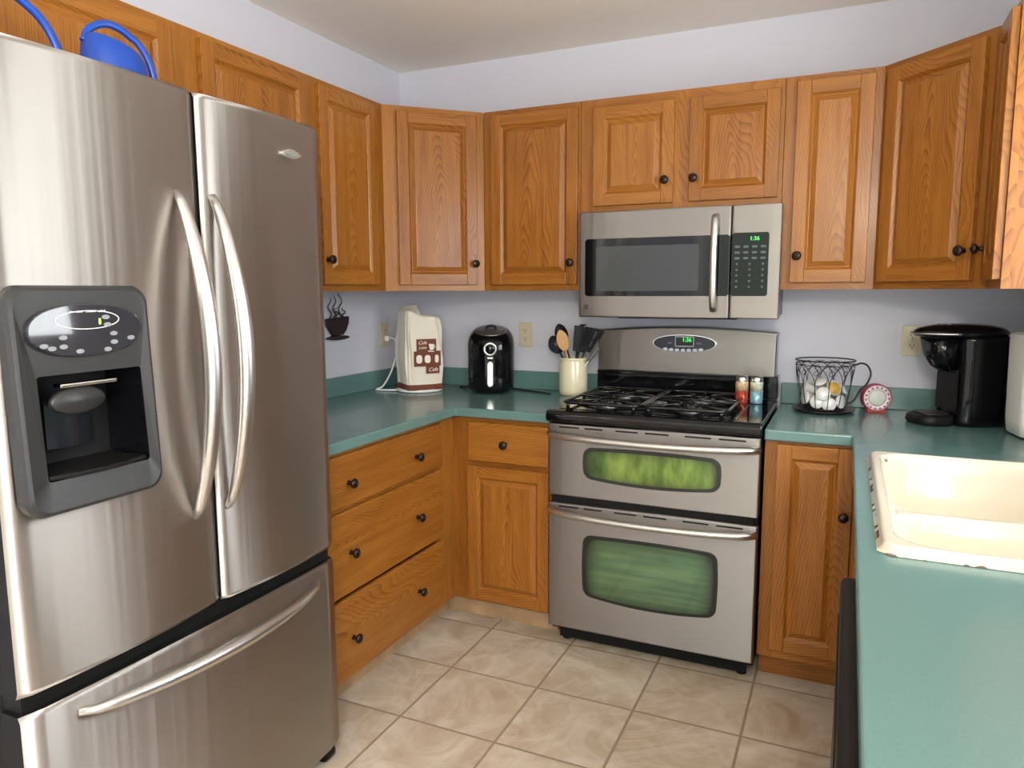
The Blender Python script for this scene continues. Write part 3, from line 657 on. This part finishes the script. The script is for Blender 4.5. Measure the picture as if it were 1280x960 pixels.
# backguard
ebox('backguard_base', (.010, w-.004, -.10, -.012, .93, 1.022), BLACK, t, .004)
bg = []
for i in range(25):
    u = i/24*2-1; bg.append((.383+.374*u, 1.197+.018*(1-u*u)))
poly = [(.014, 1.018)]+[(.012, 1.185)]+bg+[(.754, 1.185), (.752, 1.018)]
m = MB(); m.prism(poly, -.105, -.015, 'y'); bgo = link('backguard', m, STEEL2, t, bevel=.008, bseg=3)
ebox('backguard_lip', (.05, w-.10, -.125, -.10, .998, 1.008), BLACK, t, .003)
m = MB(); m.prism(oval(.388, 1.148, .132, .037, 56, .92), -.110, -.104, 'y'); link('panel_rim', m, CHROME, bgo, bevel=.0015)
m = MB(); m.prism(oval(.389, 1.147, .127, .0335, 56, .92), -.112, -.108, 'y'); cpn = link('control_panel', m, mat('navy_black_panel', (.010, .012, .022), .2), bgo)
m = MB(); m.prism(rrect(.352, .430, 1.134, 1.176, .004, 3), -.1135, -.111, 'y'); link('display_frame', m, mat('frame_grey', (.45, .46, .45), .4), bgo)
m = MB(); m.prism(rrect(.355, .427, 1.137, 1.173, .003, 3), -.1145, -.113, 'y'); link('display', m, BLACK, bgo)
text('clock_digits', '1:36', .023, GREEN, bgo, (.401, -.1147, 1.162), (R(90), 0, 0))
for k in range(7):
    m = MB(); m.prism(oval(.312+.0245*k, 1.1225-.004*math.sin(math.pi*k/6), .0095, .006, 20, 1), -.1145, -.111, 'y'); link('button', m, mat('pale_button', (.5, .56, .62), .4) if k == 0 else bpy.data.materials['pale_button'], cpn)
for s, x in (('BAKE', .335), ('BROIL', .447)): text('panel_print', s, .008, LGT, bgo, (x-.004 if x < .4 else x+.004, -.1125, 1.148), (R(90), 0, 0))
text('brand_lettering', 'MAYTAG', .013, mat('brand_grey', (.22, .22, .22), .4, .5), bgo, (.392, -.1056, 1.082), (R(90), 0, 0))
m = MB(); m.tube([(.352+.006*math.cos(q), -.106, 1.082+.005*math.sin(q)) for q in [2*math.pi*i/20 for i in range(20)]], .0012, 6, closed=True); link('brand_emblem', m, bpy.data.materials['brand_grey'], bgo)

# shakers on the range
def shaker(label, x, y, c1, c2):
    m1 = mat('shaker_print', c1, .25, .3, noise=.8, nscale=90); m2_ = mat('shaker_print_pale', c2, .25, noise=.8, nscale=80)
    t = thing('spice_shaker', label, 'shaker', (x, y, .9302), 0)
    m = MB(); m.lathe([(.023, 0), (.0245, .003), (.0245, .05)], seg=28, m=0); m.lathe([(.0245, .05), (.0245, .082), (.023, .085)], seg=28, m=1); link('can_body', m, [m1, m2_], t)
    m = MB(); m.lathe([(.0235, .085), (.0238, .088), (.0228, .100), (.018, .106), (.0001, .107)], seg=28, cap=False); link('lid', m, SATIN, t)
shaker('red-orange printed shaker with silver lid standing on the cooktop', XR+.668-.026, -.235, (.42, .06, .03), (.65, .40, .22))
shaker('pale blue printed shaker with silver lid standing on the cooktop', XR+.668+.027, -.222, (.22, .42, .48), (.62, .58, .42))

# ---------------------------------------------------------------- microwave
t = thing('over_range_microwave', 'stainless over-the-range microwave with black window mounted under the oak cabinet', 'microwave', (XR+.021, 0, 0), 0)
w = .760; mz0, mz1 = 1.262, 1.672; FYm = -.385
ebox('microwave_case', (.004, w-.021, -.335, -.003, mz0+.006, mz1-.002), mat('case_grey', (.22, .21, .21), .4, .7), t, .003)
ebox('vent_grille', (.14, w-.16, -.31, -.05, mz0-.006, mz0+.007), BLKM, t, .002)
m = MB(); m.box(0, .582, FYm, -.336, mz0, mz1); md = link('door', m, STEEL2, t, bevel=.006, bseg=3)
m = MB(); m.box(.585, w-.004, FYm, -.336, mz0, mz1); mp_ = link('control_section', m, STEEL2, t, bevel=.006, bseg=3)
m = MB(); m.prism(rrect(.026, .5795, mz0+.083, mz1-.105, .012), FYm-.0025, FYm+.002, 'y'); link('door_glass', m, BLACK, md, bevel=.001)
MESH = mat('microwave_window_mesh', (.035, .04, .04), .15, noise=.25, nscale=300)
m = MB(); m.prism(rrect(.073, .470, mz0+.103, mz1-.135, .008), FYm-.0035, FYm-.002, 'y'); link('door_window', m, MESH, md)
m = MB(); P = [(.527, FYm-.004-.030*math.sin(math.pi*i/20)**.5, mz0+.030+(.345)*i/20) for i in range(21)]; m.tube(P, [.010]*21, 12, flat=1.35, up=(1, 0, 0)); link('handle', m, SATIN, md)
m = MB(); m.prism(rrect(.586, .715, mz0+.083, mz1-.100, .010), FYm-.0025, FYm+.002, 'y'); kp = link('keypad', m, BLACK, mp_, bevel=.001)
text('clock_digits', '1:36', .020, GREEN, kp, (.665, FYm-.0028, mz1-.122), (R(90), 0, 0))
KEY = mat('key_print', (.07, .08, .09), .5)
for r in range(8):
    for c in range(4 if r < 3 else 3):
        x = .606+c*(.03 if r < 3 else .045); z = mz1-.150-r*.0205
        m = MB(); m.prism(rrect(x-.009, x+.009, z-.004, z+.004, .002, 2) if r < 3 else oval(x, z, .004, .004, 14, 1), FYm-.0032, FYm-.002, 'y'); link('key', m, KEY, kp)
m = MB(); m.box(.022, .042, FYm-.002, FYm+.002, mz0+.030, mz0+.050); link('brand_square', m, mat('brand_dark', (.05, .04, .04), .4), md)

# ---------------------------------------------------------------- outlets
def outlet(label, loc, rz):
    t = thing('wall_outlet', label, 'outlet', loc, rz)
    m = MB(); m.prism(rrect(-.035, .035, -.058, .058, .006, 3), -.006, -.0005, 'y'); link('cover_plate', m, IVORY, t, bevel=.002)
    for s in (-1, 1):
        m = MB(); m.prism(oval(0, s*.0195, .0155, .014, 24, .8), -.0078, -.0055, 'y'); rc = link('receptacle', m, IVORY, t, bevel=.0006)
        m = MB(); m.box(-.0075, -.0050, -.0083, -.0070, s*.0195-.001, s*.0195+.007); m.box(.0050, .0075, -.0083, -.0070, s*.0195-.001, s*.0195+.007); m.lathe([(.0026, .0070), (.0026, .0083)], (0, 0, s*.0195-.0075), 10, 'y'); link('slots', m, SLOT, rc)
    m = MB(); m.lathe([(.003, .005), (.003, .0072), (.0001, .0076)], (0, 0, 0), 10, 'y'); link('screw', m, SATIN, t)
    return t
outlet('ivory wall outlet between the air fryer and the utensil crock', (.672, 0, 1.162), 0)
outlet('ivory wall outlet left of the coffee maker', (2.279, 0, 1.172), 0)
outlet('ivory wall outlet on the left wall with a white plug in it', (0, -.190, 1.158), LW)

# ---------------------------------------------------------------- wall art: steaming cup
ART = mat('dark_brown_metal', (.035, .018, .022), .45, .3)
t = thing('cup_wall_art', 'dark brown metal steaming cup wall decoration beside the refrigerator', 'wall decoration', (0, -.565, 1.165), LW)
m = MB()
cup = [(-.075, .085), (.082, .092), (.078, .060), (.060, .030), (.040, .012), (-.030, .010), (-.052, .030), (-.070, .055)]
m.prism(cup, -.020, -.006, 'y', 0); link('cup', m, ART, t, bevel=.004)
m = MB(); m.prism([(x*.072+.002, z*.010) for x, z in [(math.cos(q), math.sin(q)) for q in [2*math.pi*i/28 for i in range(28)]]], -.026, -.004, 'y'); link('saucer', m, ART, t, bevel=.002)
for k, (x0, h, a) in enumerate(((-.045, .175, .011), (-.012, .180, .011), (.028, .195, .012), (.052, .130, .012), (.0, .130, .016))):
    P = [(x0+a*math.sin(i/20*2*math.pi*1.4+k), -.012, .088+(h-.088)*i/20) for i in range(21)]
    m = MB(); m.tube(P, [.0036-.0001*i for i in range(21)], 8); link('steam_curl', m, ART, t)

# ---------------------------------------------------------------- covered appliance
CLOTH = mat('cream_quilted_cloth', (.74, .68, .57), .9, bump=.5, bscale=160, sheen=.2); BRN = mat('brown_applique', (.16, .045, .022), .85, bump=.3, bscale=300); CRM = mat('cream_applique', (.82, .76, .66), .85)
t = thing('covered_mixer', 'countertop appliance under a cream cloth cover with brown coffee patches, in the corner', 'covered appliance', (.243, -.262, ZT), R(-39.5+90))
m = MB(); m.lathe([(.095, 0), (.108, .003), (.110, .010), (.100, .014)], (0, 0, 0), 40); link('base_plate', m, WHITEP, t)
random.seed(4); rings = []
def sq(a, hw, hd, e=.36):
    c, s = math.cos(a), math.sin(a); return hw*math.copysign(abs(c)**e, c), hd*math.copysign(abs(s)**e, s)
NZ = 26
for j in range(NZ+1):
    f = j/NZ; z = .012+.335*f; ring = []
    k = 1.0+.10*math.sin(f*math.pi)-.02*f + (.05 if f < .04 else 0)
    for i in range(96):
        a = 2*math.pi*i/96+.0001; x, y = sq(a, .083*k, .088*k); wv = .0022*math.sin(7*a+5*f)+.003*math.sin(3*a+9*f+1)*math.sin(f*3)
        if y > -.06 or abs(x) > .07: wv += .0025*math.sin(16*a+3*f)
        r = 1+wv/.085; zz = z
        if f > .8: zz -= x*.16*(f-.8)*5
        if f > .9: zz += .010*math.cos(a-2.4)*(f-.9)*10
        ring.append((x*r, y*r, zz))
    rings.append(ring)
for j, (k, dz) in enumerate(((.97, .008), (.90, .013), (.70, .017), (.4, .020), (.08, .018))):
    rings.append([(p[0]*k, p[1]*k, p[2]+dz+.010*math.cos(2*math.atan2(p[1], p[0])+1)*(1-k)+.004*math.sin(5*math.atan2(p[1], p[0]))) for p in rings[NZ]])
m = MB(); V = m.loft(rings, 0, True)
for f in m.bm.faces:
    if f.calc_center_median().z < .034 and len(f.verts) == 4: f.material_index = 1
link('cloth_cover', m, [CLOTH, BRN], t)
PXS = 1.3
def patch(name, x0, x1, z0, z1, mt, y=-.1005, th=.0025, par=None, tilt=0, poly=None):
    m = MB(); P = poly or [(x0*PXS-.006, z0), (x1*PXS-.006, z0), (x1*PXS-.006, z1), (x0*PXS-.006, z1)]
    # follow the bulge of the cover front
    bm = m.bm; m.prism(P, y-th, y, 'y'); return link(name, m, mt, par or t, rot=(R(tilt), 0, 0) if tilt else None)
YF = -.0985
p1 = patch('patch', -.030, .042, .190, .246, BRN, YF); p2 = patch('patch', -.040, .058, .122, .191, BRN, YF+.0004); p3 = patch('patch', .004, .053, .088, .123, BRN, YF+.0008)
m = MB(); m.prism([(.012, .224), (.038, .222), (.034, .196), (.018, .196)], YF-.004, YF-.002, 'y'); m.tube([(.036+.006*math.sin(q), YF-.003, .210+.007*math.cos(q)) for q in [math.pi*i/8 for i in range(9)]], .0014, 6); m.prism([(.006, .193), (.040, .191), (.034, .187), (.012, .188)], YF-.004, YF-.002, 'y'); link('cup_motif', m, CRM, p1)
text('patch_lettering', 'Cafe', .022, CRM, p1, (-.018, YF-.0032, .229), (R(90), 0, 0), shear=.4); text('patch_lettering', 'Latte', .018, CRM, p1, (-.018, YF-.0032, .207), (R(90), 0, 0), shear=.4)
for x, hw, hz in ((-.034, .014, .019), (.006, .014, .018), (.050, .009, .018)):
    m = MB(); m.prism(oval(x, .155, hw, hz, 24, .7), YF-.004, YF-.0015, 'y'); link('cup_motif', m, CRM, p2)
text('patch_lettering', 'Cafe', .024, CRM, p3, (.031, YF-.0028, .106), (R(90), 0, 0), shear=.4)
# its cord (world coordinates -> mesh of the same thing)
invt = (Matrix.Translation((.243, -.262, ZT)) @ Matrix.Rotation(R(50.5), 4, 'Z')).inverted()
def wl(pts): return [invt @ Vector(p) for p in pts]
m = MB(); m.tube(smooth_path(wl([(.016, -.190, 1.139), (.045, -.193, 1.142), (.07, -.198, 1.130), (.085, -.21, 1.08), (.08, -.25, .99), (.072, -.31, .925), (.060, -.345, .912), (.075, -.36, .912), (.13, -.35, .912), (.17, -.335, .913), (.20, -.33, .915)]), 6), .0042, 8); link('power_cord', m, CORDW, t)
m = MB(); m.box(.0085, .034, -.201, -.179, 1.126, 1.152)
for v in m.bm.verts: v.co = invt @ v.co
link('plug', m, CORDW, t, bevel=.004)

# ---------------------------------------------------------------- air fryer
t = thing('air_fryer', 'small black air fryer with round dial and silver handle on the left counter', 'air fryer', (.574, -.175, ZT), R(24))
m = MB(); prof = [(.085, .008), (.096, .012), (.1045, .03), (.106, .08), (.106, .19), (.1055, .225), (.102, .248), (.094, .266), (.080, .279), (.075, .281)]
rings = []
for r, z in prof: rings.append([(x, y, z+y*.26*max(0, (z-.19)/.09)) for x, y in [sq(2*math.pi*i/56+.001, r, r, .84) for i in range(56)]])
m.loft(rings, 0, True); link('housing', m, BLACK, t)
m = MB(); m.lathe([(.0745, .2805), (.074, .284), (.060, .287), (.0001, .288)], seg=48, cap=False)
for v in m.bm.verts: v.co.z += v.co.y*.26
link('top_cap', m, mat('cap_grey_metal', (.30, .29, .28), .35, .9), t)
m = MB(); m.tube([(-.022, .012, .287), (-.018, .012, .296), (0, .012, .299), (.018, .012, .296), (.022, .012, .287)], .006, 10)
for v in m.bm.verts: v.co.z += v.co.y*.26
link('vent_grip', m, BLKP, t)
m = MB(); m.lathe([(.031, -.004), (.031, .005), (.030, .010), (.022, .011), (.021, .006)], (0, -.104, .205), 36, 'y'); dd_ = link('dial_ring', m, SATIN, t)
m = MB(); m.lathe([(.021, .004), (.0205, .013), (.018, .015), (.0001, .0155)], (0, -.104, .205), 28, 'y', cap=False); link('dial', m, BLACK, dd_)
m = MB(); m.prism(rrect(-.0125, .0125, .163, .168, .0015, 2), -.110, -.104, 'y'); link('name_plate', m, SATIN, t)
m = MB(); m.prism(rrect(-.0145, .0145, .038, .152, .0143, 8), -.133, -.116, 'y'); link('drawer_handle', m, SATIN, t, bevel=.004, bseg=3)
m = MB(); m.box(-.010, .010, -.118, -.100, .05, .14); link('handle_stem', m, BLKP, t)
for a in (45, 135, 225, 315):
    m = MB(); m.lathe([(.008, 0), (.008, .010)], (.07*math.cos(R(a)), .07*math.sin(R(a)), 0), 12); link('foot', m, BLKM, t)
invt = (Matrix.Translation((.574, -.175, ZT)) @ Matrix.Rotation(R(24), 4, 'Z')).inverted()
m = MB(); m.tube(smooth_path(wl([(.46, -.16, .925), (.43, -.15, .918), (.40, -.12, .9105), (.37, -.10, .9105), (.39, -.07, .9105), (.44, -.06, .9105), (.52, -.05, .9105), (.60, -.05, .9105), (.68, -.09, .9105), (.76, -.12, .9105), (.86, -.16, .9105)]), 6), .0038, 8); link('power_cord', m, CORDB, t)

# ---------------------------------------------------------------- crock and utensils
CX, CY = .952, -.115
CREAM = mat('cream_stoneware', (.72, .66, .45), .22, coat=.3, noise=.06, nscale=30)
m = MB(); m.lathe([(.050, 0), (.060, .004), (.0635, .02), (.0635, .145), (.060, .152), (.0605, .156), (.0625, .160), (.0625, .166), (.059, .168), (.0555, .164), (.055, .02), (.0001, .014)], seg=48, cap=False)
tag(link('utensil_crock', m, CREAM, loc=(CX, CY, ZT)), 'cream stoneware crock of cooking utensils left of the range', 'crock')
UX = .012
UT = 'utensils standing in the cream crock'
BN = mat('black_nylon', (.015, .015, .017), .3); BNB = mat('navy_nylon', (.017, .019, .03), .3); WOODL = mat('beech_wood', (.55, .30, .11), .5, noise=.2, nscale=25); GRN = mat('green_silicone', (.05, .16, .03), .4)
def utensil(name, label, top, foot, make, headname, hmat, mt, hr=.0055, yaw_=0):
    """foot, top: offsets in crock; object frame: z along handle, head starts at z = len"""
    a = Vector((CX+foot[0], CY+foot[1], ZT+.022)); b = Vector(top)+Vector((UX, 0, .008)); d = (b-a); L_ = d.length
    q = d.to_track_quat('Z', 'Y')
    t = thing(name, label, 'utensil', a, 0, UT); t.rotation_mode = 'QUATERNION'
    # keep head faces (local -y) turned to the room
    rot = q.to_matrix(); yl = rot @ Vector((0, -1, 0)); want = Vector((.5, -.86, 0)); want = (want-d.normalized()*want.dot(d.normalized())).normalized()
    ang = math.atan2((yl.cross(want)).dot(d.normalized()), yl.dot(want)); t.rotation_quaternion = Matrix.Rotation(ang+yaw_, 3, d).to_quaternion() @ q
    m = MB(); m.tube([(0, 0, 0), (0, 0, L_*.5), (0, 0, L_)], [hr, hr*.9, hr*.75], 10); link('handle', m, mt, t)
    m = MB(); make(m); o = link(headname, m, hmat, t, loc=(0, 0, L_)); return t
def spoon(w, h, dep, th=.0018):
    def f(m):
        rings = []
        for j in range(13):
            v = j/12; hw = w/2*math.sin(math.pi*min(1, .04+v*.95))**.6; ring = []
            for i in range(17):
                u = i/16*2-1; ring.append((u*hw, dep*(1-u*u)*math.sin(math.pi*v)-.0, v*h))
            rings.append(ring)
        m.loft([r+[(x, y+th, z) for x, y, z in r[::-1]] for r in rings], 0, True)
    return f
def turner(w0, w1, h, slots=0, skew=0):
    def f(m):
        if not slots: m.prism([(-w0/2, 0), (w0/2, 0), (w1/2, h+skew), (-w1/2, h-skew)], -.002, .002, 'y'); return
        n = 3; zs = [0, .18*h, .62*h, .70*h, h]
        def wd(z): return w0+(w1-w0)*z/h
        def quad(u0, u1, z0, z1): m.prism([(u0*wd(z0)/2, z0+skew*u0*z0/h), (u1*wd(z0)/2, z0+skew*u1*z0/h), (u1*wd(z1)/2, z1+skew*u1*z1/h), (u0*wd(z1)/2, z1+skew*u0*z1/h)], -.002, .002, 'y')
        quad(-1, 1, 0, .2*h); quad(-1, 1, .88*h, h)
        us = [-1, -.72, -.5, -.18, .04+.0, .28, .5, .78, 1]
        for k in range(0, 8, 2): quad(us[k], us[k+1] if k < 6 else 1, .2*h, .88*h)
        quad(-1, 1, .5*h, .56*h)
    return f
def fork(m):
    m.loft([[(x*s, y*s-.004*0, z) for x, y in ((-.02, -.002), (.02, -.002), (.02, .002), (-.02, .002))] for z, s in ((0, .3), (.02, 1), (.045, 1.1))], 0, False)
    for k in range(4):
        x = -.018+.012*k; m.tube([(x, 0, .04), (x, -.008, .058), (x, -.022, .066)], [.003, .003, .002], 6)
def tongs(m):
    for k in (-1, 1): m.loft([[(k*w_+dx, dy, z) for dx, dy in ((-.0045, -.0008), (.0045, -.0008), (.0045, .0008), (-.0045, .0008))] for w_, z in ((.002, -.01), (.007, .02), (.008, .055), (.006, .07))], 0, False)
WR = 3.173
utensil('wooden_spoon', 'pale wooden spoon at the front of the crock', (.918, -.155, ZT+.190), (.02, -.01), spoon(.054, .096, -.003, .006), 'spoon_bowl', WOODL, WOODL, .006)
utensil('cooking_spoon', 'black round-headed cooking spoon standing behind the wooden spoon', (.892, -.105, ZT+.215), (.012, .01), spoon(.060, .095, -.012), 'spoon_bowl', BN, BN)
utensil('ladle', 'dark navy ladle leaning out over the left side of the crock', (.885, -.135, ZT+.178), (.03, 0), spoon(.070, .085, -.028), 'ladle_bowl', BNB, BNB, .0055, R(10))
utensil('spatula', 'green spatula tip showing at the left behind the black spoon', (.878, -.075, ZT+.235), (.02, .02), turner(.030, .045, .055), 'blade', GRN, BN)
utensil('pasta_fork', 'black toothed pasta fork at the back of the crock', (.950, -.080, ZT+.240), (-.01, .02), fork, 'fork_head', BN, BN, .005, R(50))
utensil('turner', 'solid black turner right of the wooden spoon', (.968, -.125, ZT+.185), (-.01, -.01), turner(.055, .088, .112), 'blade', BN, BN)
utensil('slotted_turner', 'black slotted turner leaning right over the crock rim', (.998, -.128, ZT+.190), (-.02, .0), turner(.050, .080, .110, 3, .006), 'blade', BN, BN)
utensil('kitchen_tongs', 'thin steel tongs leaning out at the right side of the crock', (1.020, -.140, ZT+.150), (-.02, -.01), tongs, 'tong_arms', SATIN, SATIN, .003)

# ---------------------------------------------------------------- wire cup of coffee pods
BX, BY = 1.982, -.165
WIRE = mat('dark_bronze_wire', (.035, .022, .025), .4, .5)
t = thing('wire_cup_basket', 'cup-shaped dark wire basket full of coffee pods right of the range', 'basket', (BX, BY, ZT), R(12))
def rad(z): 
    s = max(0, min(1, (z-.012)/.185)); return .066+.039*s**.42
m = MB()
for z, r in ((.197, .0028), (.180, .0018), (.014, .0025)): m.tube([(rad(z)*math.cos(2*math.pi*i/48), rad(z)*math.sin(2*math.pi*i/48), z) for i in range(48)], r, 6, closed=True)
for k in range(12):
    a = 2*math.pi*k/12; P = [(rad(z)*math.cos(a), rad(z)*math.sin(a), z) for z in [.014+.10*i/10 for i in range(11)]]; m.tube(P, .0016, 6)
    # pointed arches crossing between neighbours
    for sgn in (-1, 1):
        P = []
        for i in range(15):
            f = i/14; z = .10+.085*math.sin(f*math.pi*.5); aa = a+sgn*(2*math.pi/12)*1.3*(1-math.cos(f*math.pi*.5)); P.append((rad(z)*math.cos(aa), rad(z)*math.sin(aa), z))
        m.tube(P, .0014, 6)
    P = []
    for i in range(16):
        q = i/15*2.2*math.pi; rr_ = .013*(1-i/19); aa = a+(rr_*math.cos(q)-.0)/.095+.05; z = .150+rr_*math.sin(q); P.append((rad(z)*math.cos(aa), rad(z)*math.sin(aa), z))
    m.tube(P, .0011, 5)
for k in range(4): 
    a = math.pi*k/4; m.tube([(.066*math.cos(a), .066*math.sin(a), .013), (-.066*math.cos(a), -.066*math.sin(a), .013)], .0014, 5)
link('wire_body', m, WIRE, t)
m = MB(); P = smooth_path([(.104, 0, .178), (.128, 0, .186), (.150, 0, .176), (.162, 0, .145), (.150, 0, .108), (.128, 0, .085), (.108, 0, .045), (.078, 0, .028)], 6); m.tube(P, .0035, 8); link('handle', m, WIRE, t)
m = MB(); m.lathe([(.0001, .001), (.080, .001), (.105, .006), (.112, .011), (.109, .012), (.080, .005), (.0001, .004)], seg=48, cap=False); link('saucer', m, WIRE, t)
PODW = mat('pod_white', (.78, .77, .74), .4); FOIL = mat('pod_foil_white', (.80, .80, .78), .3, .1)
def make_pod(label, lid, lidname):
    t = thing('coffee_pod', label, 'coffee pod', (0, 0, 0), 0, 'coffee pods in the wire cup')
    m = MB(); m.lathe([(.0001, 0), (.0185, 0), (.0195, .002), (.0225, .040), (.0255, .041), (.0255, .043), (.0225, .0432)], seg=28, cap=False); link('pod_cup', m, PODW, t)
    m = MB(); m.lathe([(.0235, .0432), (.0232, .0438), (.0001, .0438)], seg=28, cap=False, m=0); link('foil_lid', m, lid, t); return t
random.seed(11)
def quatrot(n, roll=0): q = Vector(n).to_track_quat('Z', 'Y'); return q.to_euler()
pods = [((-.048, -.030, .052), (-.75, -.55, .15)), ((-.018, -.040, .040), (-.1, -.95, .15)), ((.018, -.042, .034), (.15, -.95, .1)), ((.046, -.018, .040), (.7, -.6, .2)),
        ((-.040, .024, .045), (-.8, .3, .4)), ((.0, .030, .040), (.1, .6, .8)), ((.038, .030, .045), (.6, .5, .6)), ((-.012, .0, .098), (-.2, -.5, .85)), ((.028, -.030, .088), (.35, -.85, .35)), ((-.020, .034, .090), (-.4, .2, .9)), ((.022, .022, .092), (.4, .3, .8)), ((-.052, .0, .084), (-.85, -.35, .35)), ((.0, -.050, .070), (.0, -.95, .3)), ((.052, .012, .080), (.8, -.2, .5))]
names = ['white pod tipped outward at the left of the wire cup', 'white pod facing out at the lower front left of the wire cup', 'white pod facing out at the bottom front centre of the wire cup', 'white pod at the lower right of the wire cup', 'white pod low at the back left inside the wire cup', 'white pod low at the back middle inside the wire cup', 'white pod low at the back right inside the wire cup', 'white pod lying on top in the centre of the heap', 'pod with yellow and brown lid on the right of the heap', 'brown-lidded pod on top at the back left of the heap', 'white pod on top at the back right of the heap', 'white pod against the left wires on the upper layer', 'white pod leaning on the front wires in the middle of the heap', 'white pod against the wires on the handle side, upper layer']
YEL = mat('pod_lid_yellow', (.62, .36, .06), .4, noise=.7, nscale=28); BRL = mat('pod_lid_brown', (.25, .14, .08), .4, noise=.6, nscale=40)
rz = Matrix.Rotation(R(0), 3, 'Z'); proto = None
for k, ((x, y, z), nrm) in enumerate(pods):
    q = Vector(nrm).normalized(); loc = Vector((BX+x, BY+y, ZT+z))-q*.022
    if k in (8, 9): p = make_pod(names[k], YEL if k == 8 else BRL, '')
    elif proto is None: p = proto = make_pod(names[k], FOIL, '')
    else: p = dup(proto, loc, (0, 0, 0), names[k])
    p.location = loc; p.rotation_euler = quatrot(q)
# round pink/white pod-shaped box
t = thing('round_pod_tin', 'round white and maroon disc-shaped container standing on edge beside the wire cup', 'container', (2.163, -.110, ZT), R(14))
MAR = mat('maroon_card', (.30, .03, .07), .4)
m = MB(); m.lathe([(.050, -.018), (.052, -.016), (.052, .016), (.050, .018)], (0, 0, .056), 44, 'y'); link('drum', m, MAR, t)
m = MB(); m.box(-.032, .032, -.017, .017, 0, .018); link('foot', m, mat('red_base', (.45, .05, .03), .4), t, bevel=.003)
m = MB(); m.lathe([(.0475, .018), (.0475, .0195), (.031, .0195), (.031, .018)], (0, 0, .056), 44, 'y', cap=False); link('face_ring', m, mat('ring_white', (.76, .68, .70), .5, noise=.3, nscale=90), t)
m = MB(); m.lathe([(.0305, .016), (.0300, .021), (.026, .023), (.0001, .0235)], (0, 0, .056), 36, 'y', cap=False); link('centre_lid', m, mat('lid_grey_green', (.60, .64, .56), .4), t)
for a in range(20, 380, 24):
    m = MB(); m.box(-.0035, .0035, -.0202, -.0192, .0375, .0435); o = link('lettering', m, MAR, t, loc=(0, 0, .056), rot=(0, R(a), 0))

# ---------------------------------------------------------------- coffee maker
t = thing('coffee_maker', 'glossy black single-serve coffee maker in the right corner of the counter', 'coffee maker', (2.425, -.250, ZT), R(-66))
# local: front is -y
m = MB(); rings = []
for z, hw, y0, y1 in ((0, .088, -.055, .105), (.02, .090, -.055, .108), (.10, .090, -.050, .110), (.20, .092, -.050, .112), (.290, .094, -.055, .114), (.305, .094, -.055, .114)):
    rings.append([(x, y, z) for x, y in rrect(-hw, hw, y0, y1, .042, 8)])
m.loft(rings, 0, True); link('housing', m, BLACK, t)
m = MB(); rings = []
for z, hw, y0 in ((.185, .030, -.090), (.20, .046, -.110), (.235, .060, -.128), (.300, .068, -.140)):
    rings.append([(x, y, z) for x, y in rrect(-hw, hw, y0, -.045, min(hw, .038), 8)])
m.loft(rings, 0, True); link('brew_head', m, BLACK, t)
m = MB(); rings = []
for z, k in ((.302, .96), (.308, 1.03), (.318, 1.04), (.330, .93), (.340, .68), (.345, .35), (.346, .05)):
    rings.append([(.098*k*math.cos(q), -.022+.150*k*math.sin(q), z) for q in [2*math.pi*i/56 for i in range(56)]])
m.loft(rings, 0, True); lid = link('lid', m, BLACK, t)
m = MB(); P = [(.100*1.03*math.cos(q), -.022+.150*1.045*math.sin(q), .313) for q in [R(200+140*i/24) for i in range(25)]]; m.tube(P, .0075, 8, flat=.6); link('lid_handle', m, SATIN, lid)
m = MB(); rings = []
for z, hw, y0 in ((0, .070, -.165), (.010, .074, -.172), (.030, .072, -.168), (.036, .066, -.160)): rings.append([(x, y, z) for x, y in rrect(-hw, hw, y0, -.05, .045, 8)])
m.loft(rings, 0, True); link('drip_tray_base', m, BLKP, t)
m = MB(); m.prism(rrect(-.055, .055, -.150, -.058, .04, 6), .0365, .040, 'z'); link('drip_grate', m, SATIN if False else GREY, t)
m = MB(); m.box(-.060, .060, -.058, -.054, .05, .18); link('front_recess', m, BLKP, t)
for x, y in ((-.03, -.08), (.0, -.09), (.03, -.08)): m = MB(); m.lathe([(.005, 0), (.005, .003), (.0001, .0035)], (x, y, .341), 12); link('button', m, SATIN, t)

# white canister at the right edge
t = thing('white_canister', 'tall plain white container at the right picture edge beside the coffee maker', 'container', (2.628, -.435, ZT), R(10))
m = MB(); rings = []
for z, h, r in ((.004, .080, .03), (.010, .088, .03), (.05, .092, .03), (.31, .094, .022), (.318, .092, .02), (.322, .088, .02)): rings.append([(x, y, z) for x, y in rrect(-h, h, -h*.85, h*.85, r, 6)])
m.loft(rings, 0, True); link('body', m, WHITEP, t)
m = MB(); m.prism(rrect(-.078, .078, -.066, .066, .025, 6), 0, .0045, 'z'); link('base', m, BLKM, t)
m = MB(); m.prism(rrect(-.082, .082, -.070, .070, .02, 6), .3222, .326, 'z'); link('lid', m, WHITEP, t, bevel=.0015)

# added ceiling lamp, out of the picture, put in to brighten ceiling and walls
t = thing('added_ceiling_lamp', 'added white ceiling lamp outside the picture, there to brighten the kitchen', 'lamp', (LP[0], LP[1], LP[2]), 0)
m = MB(); m.lathe([(.006, .14), (.006, ZC-LP[2]-.01)], seg=12); m.lathe([(.0001, ZC-LP[2]-.001), (.075, ZC-LP[2]-.001), (.070, ZC-LP[2]-.02), (.0001, ZC-LP[2]-.022)], seg=40, cap=False); link('ceiling_plate', m, WHITE, t)
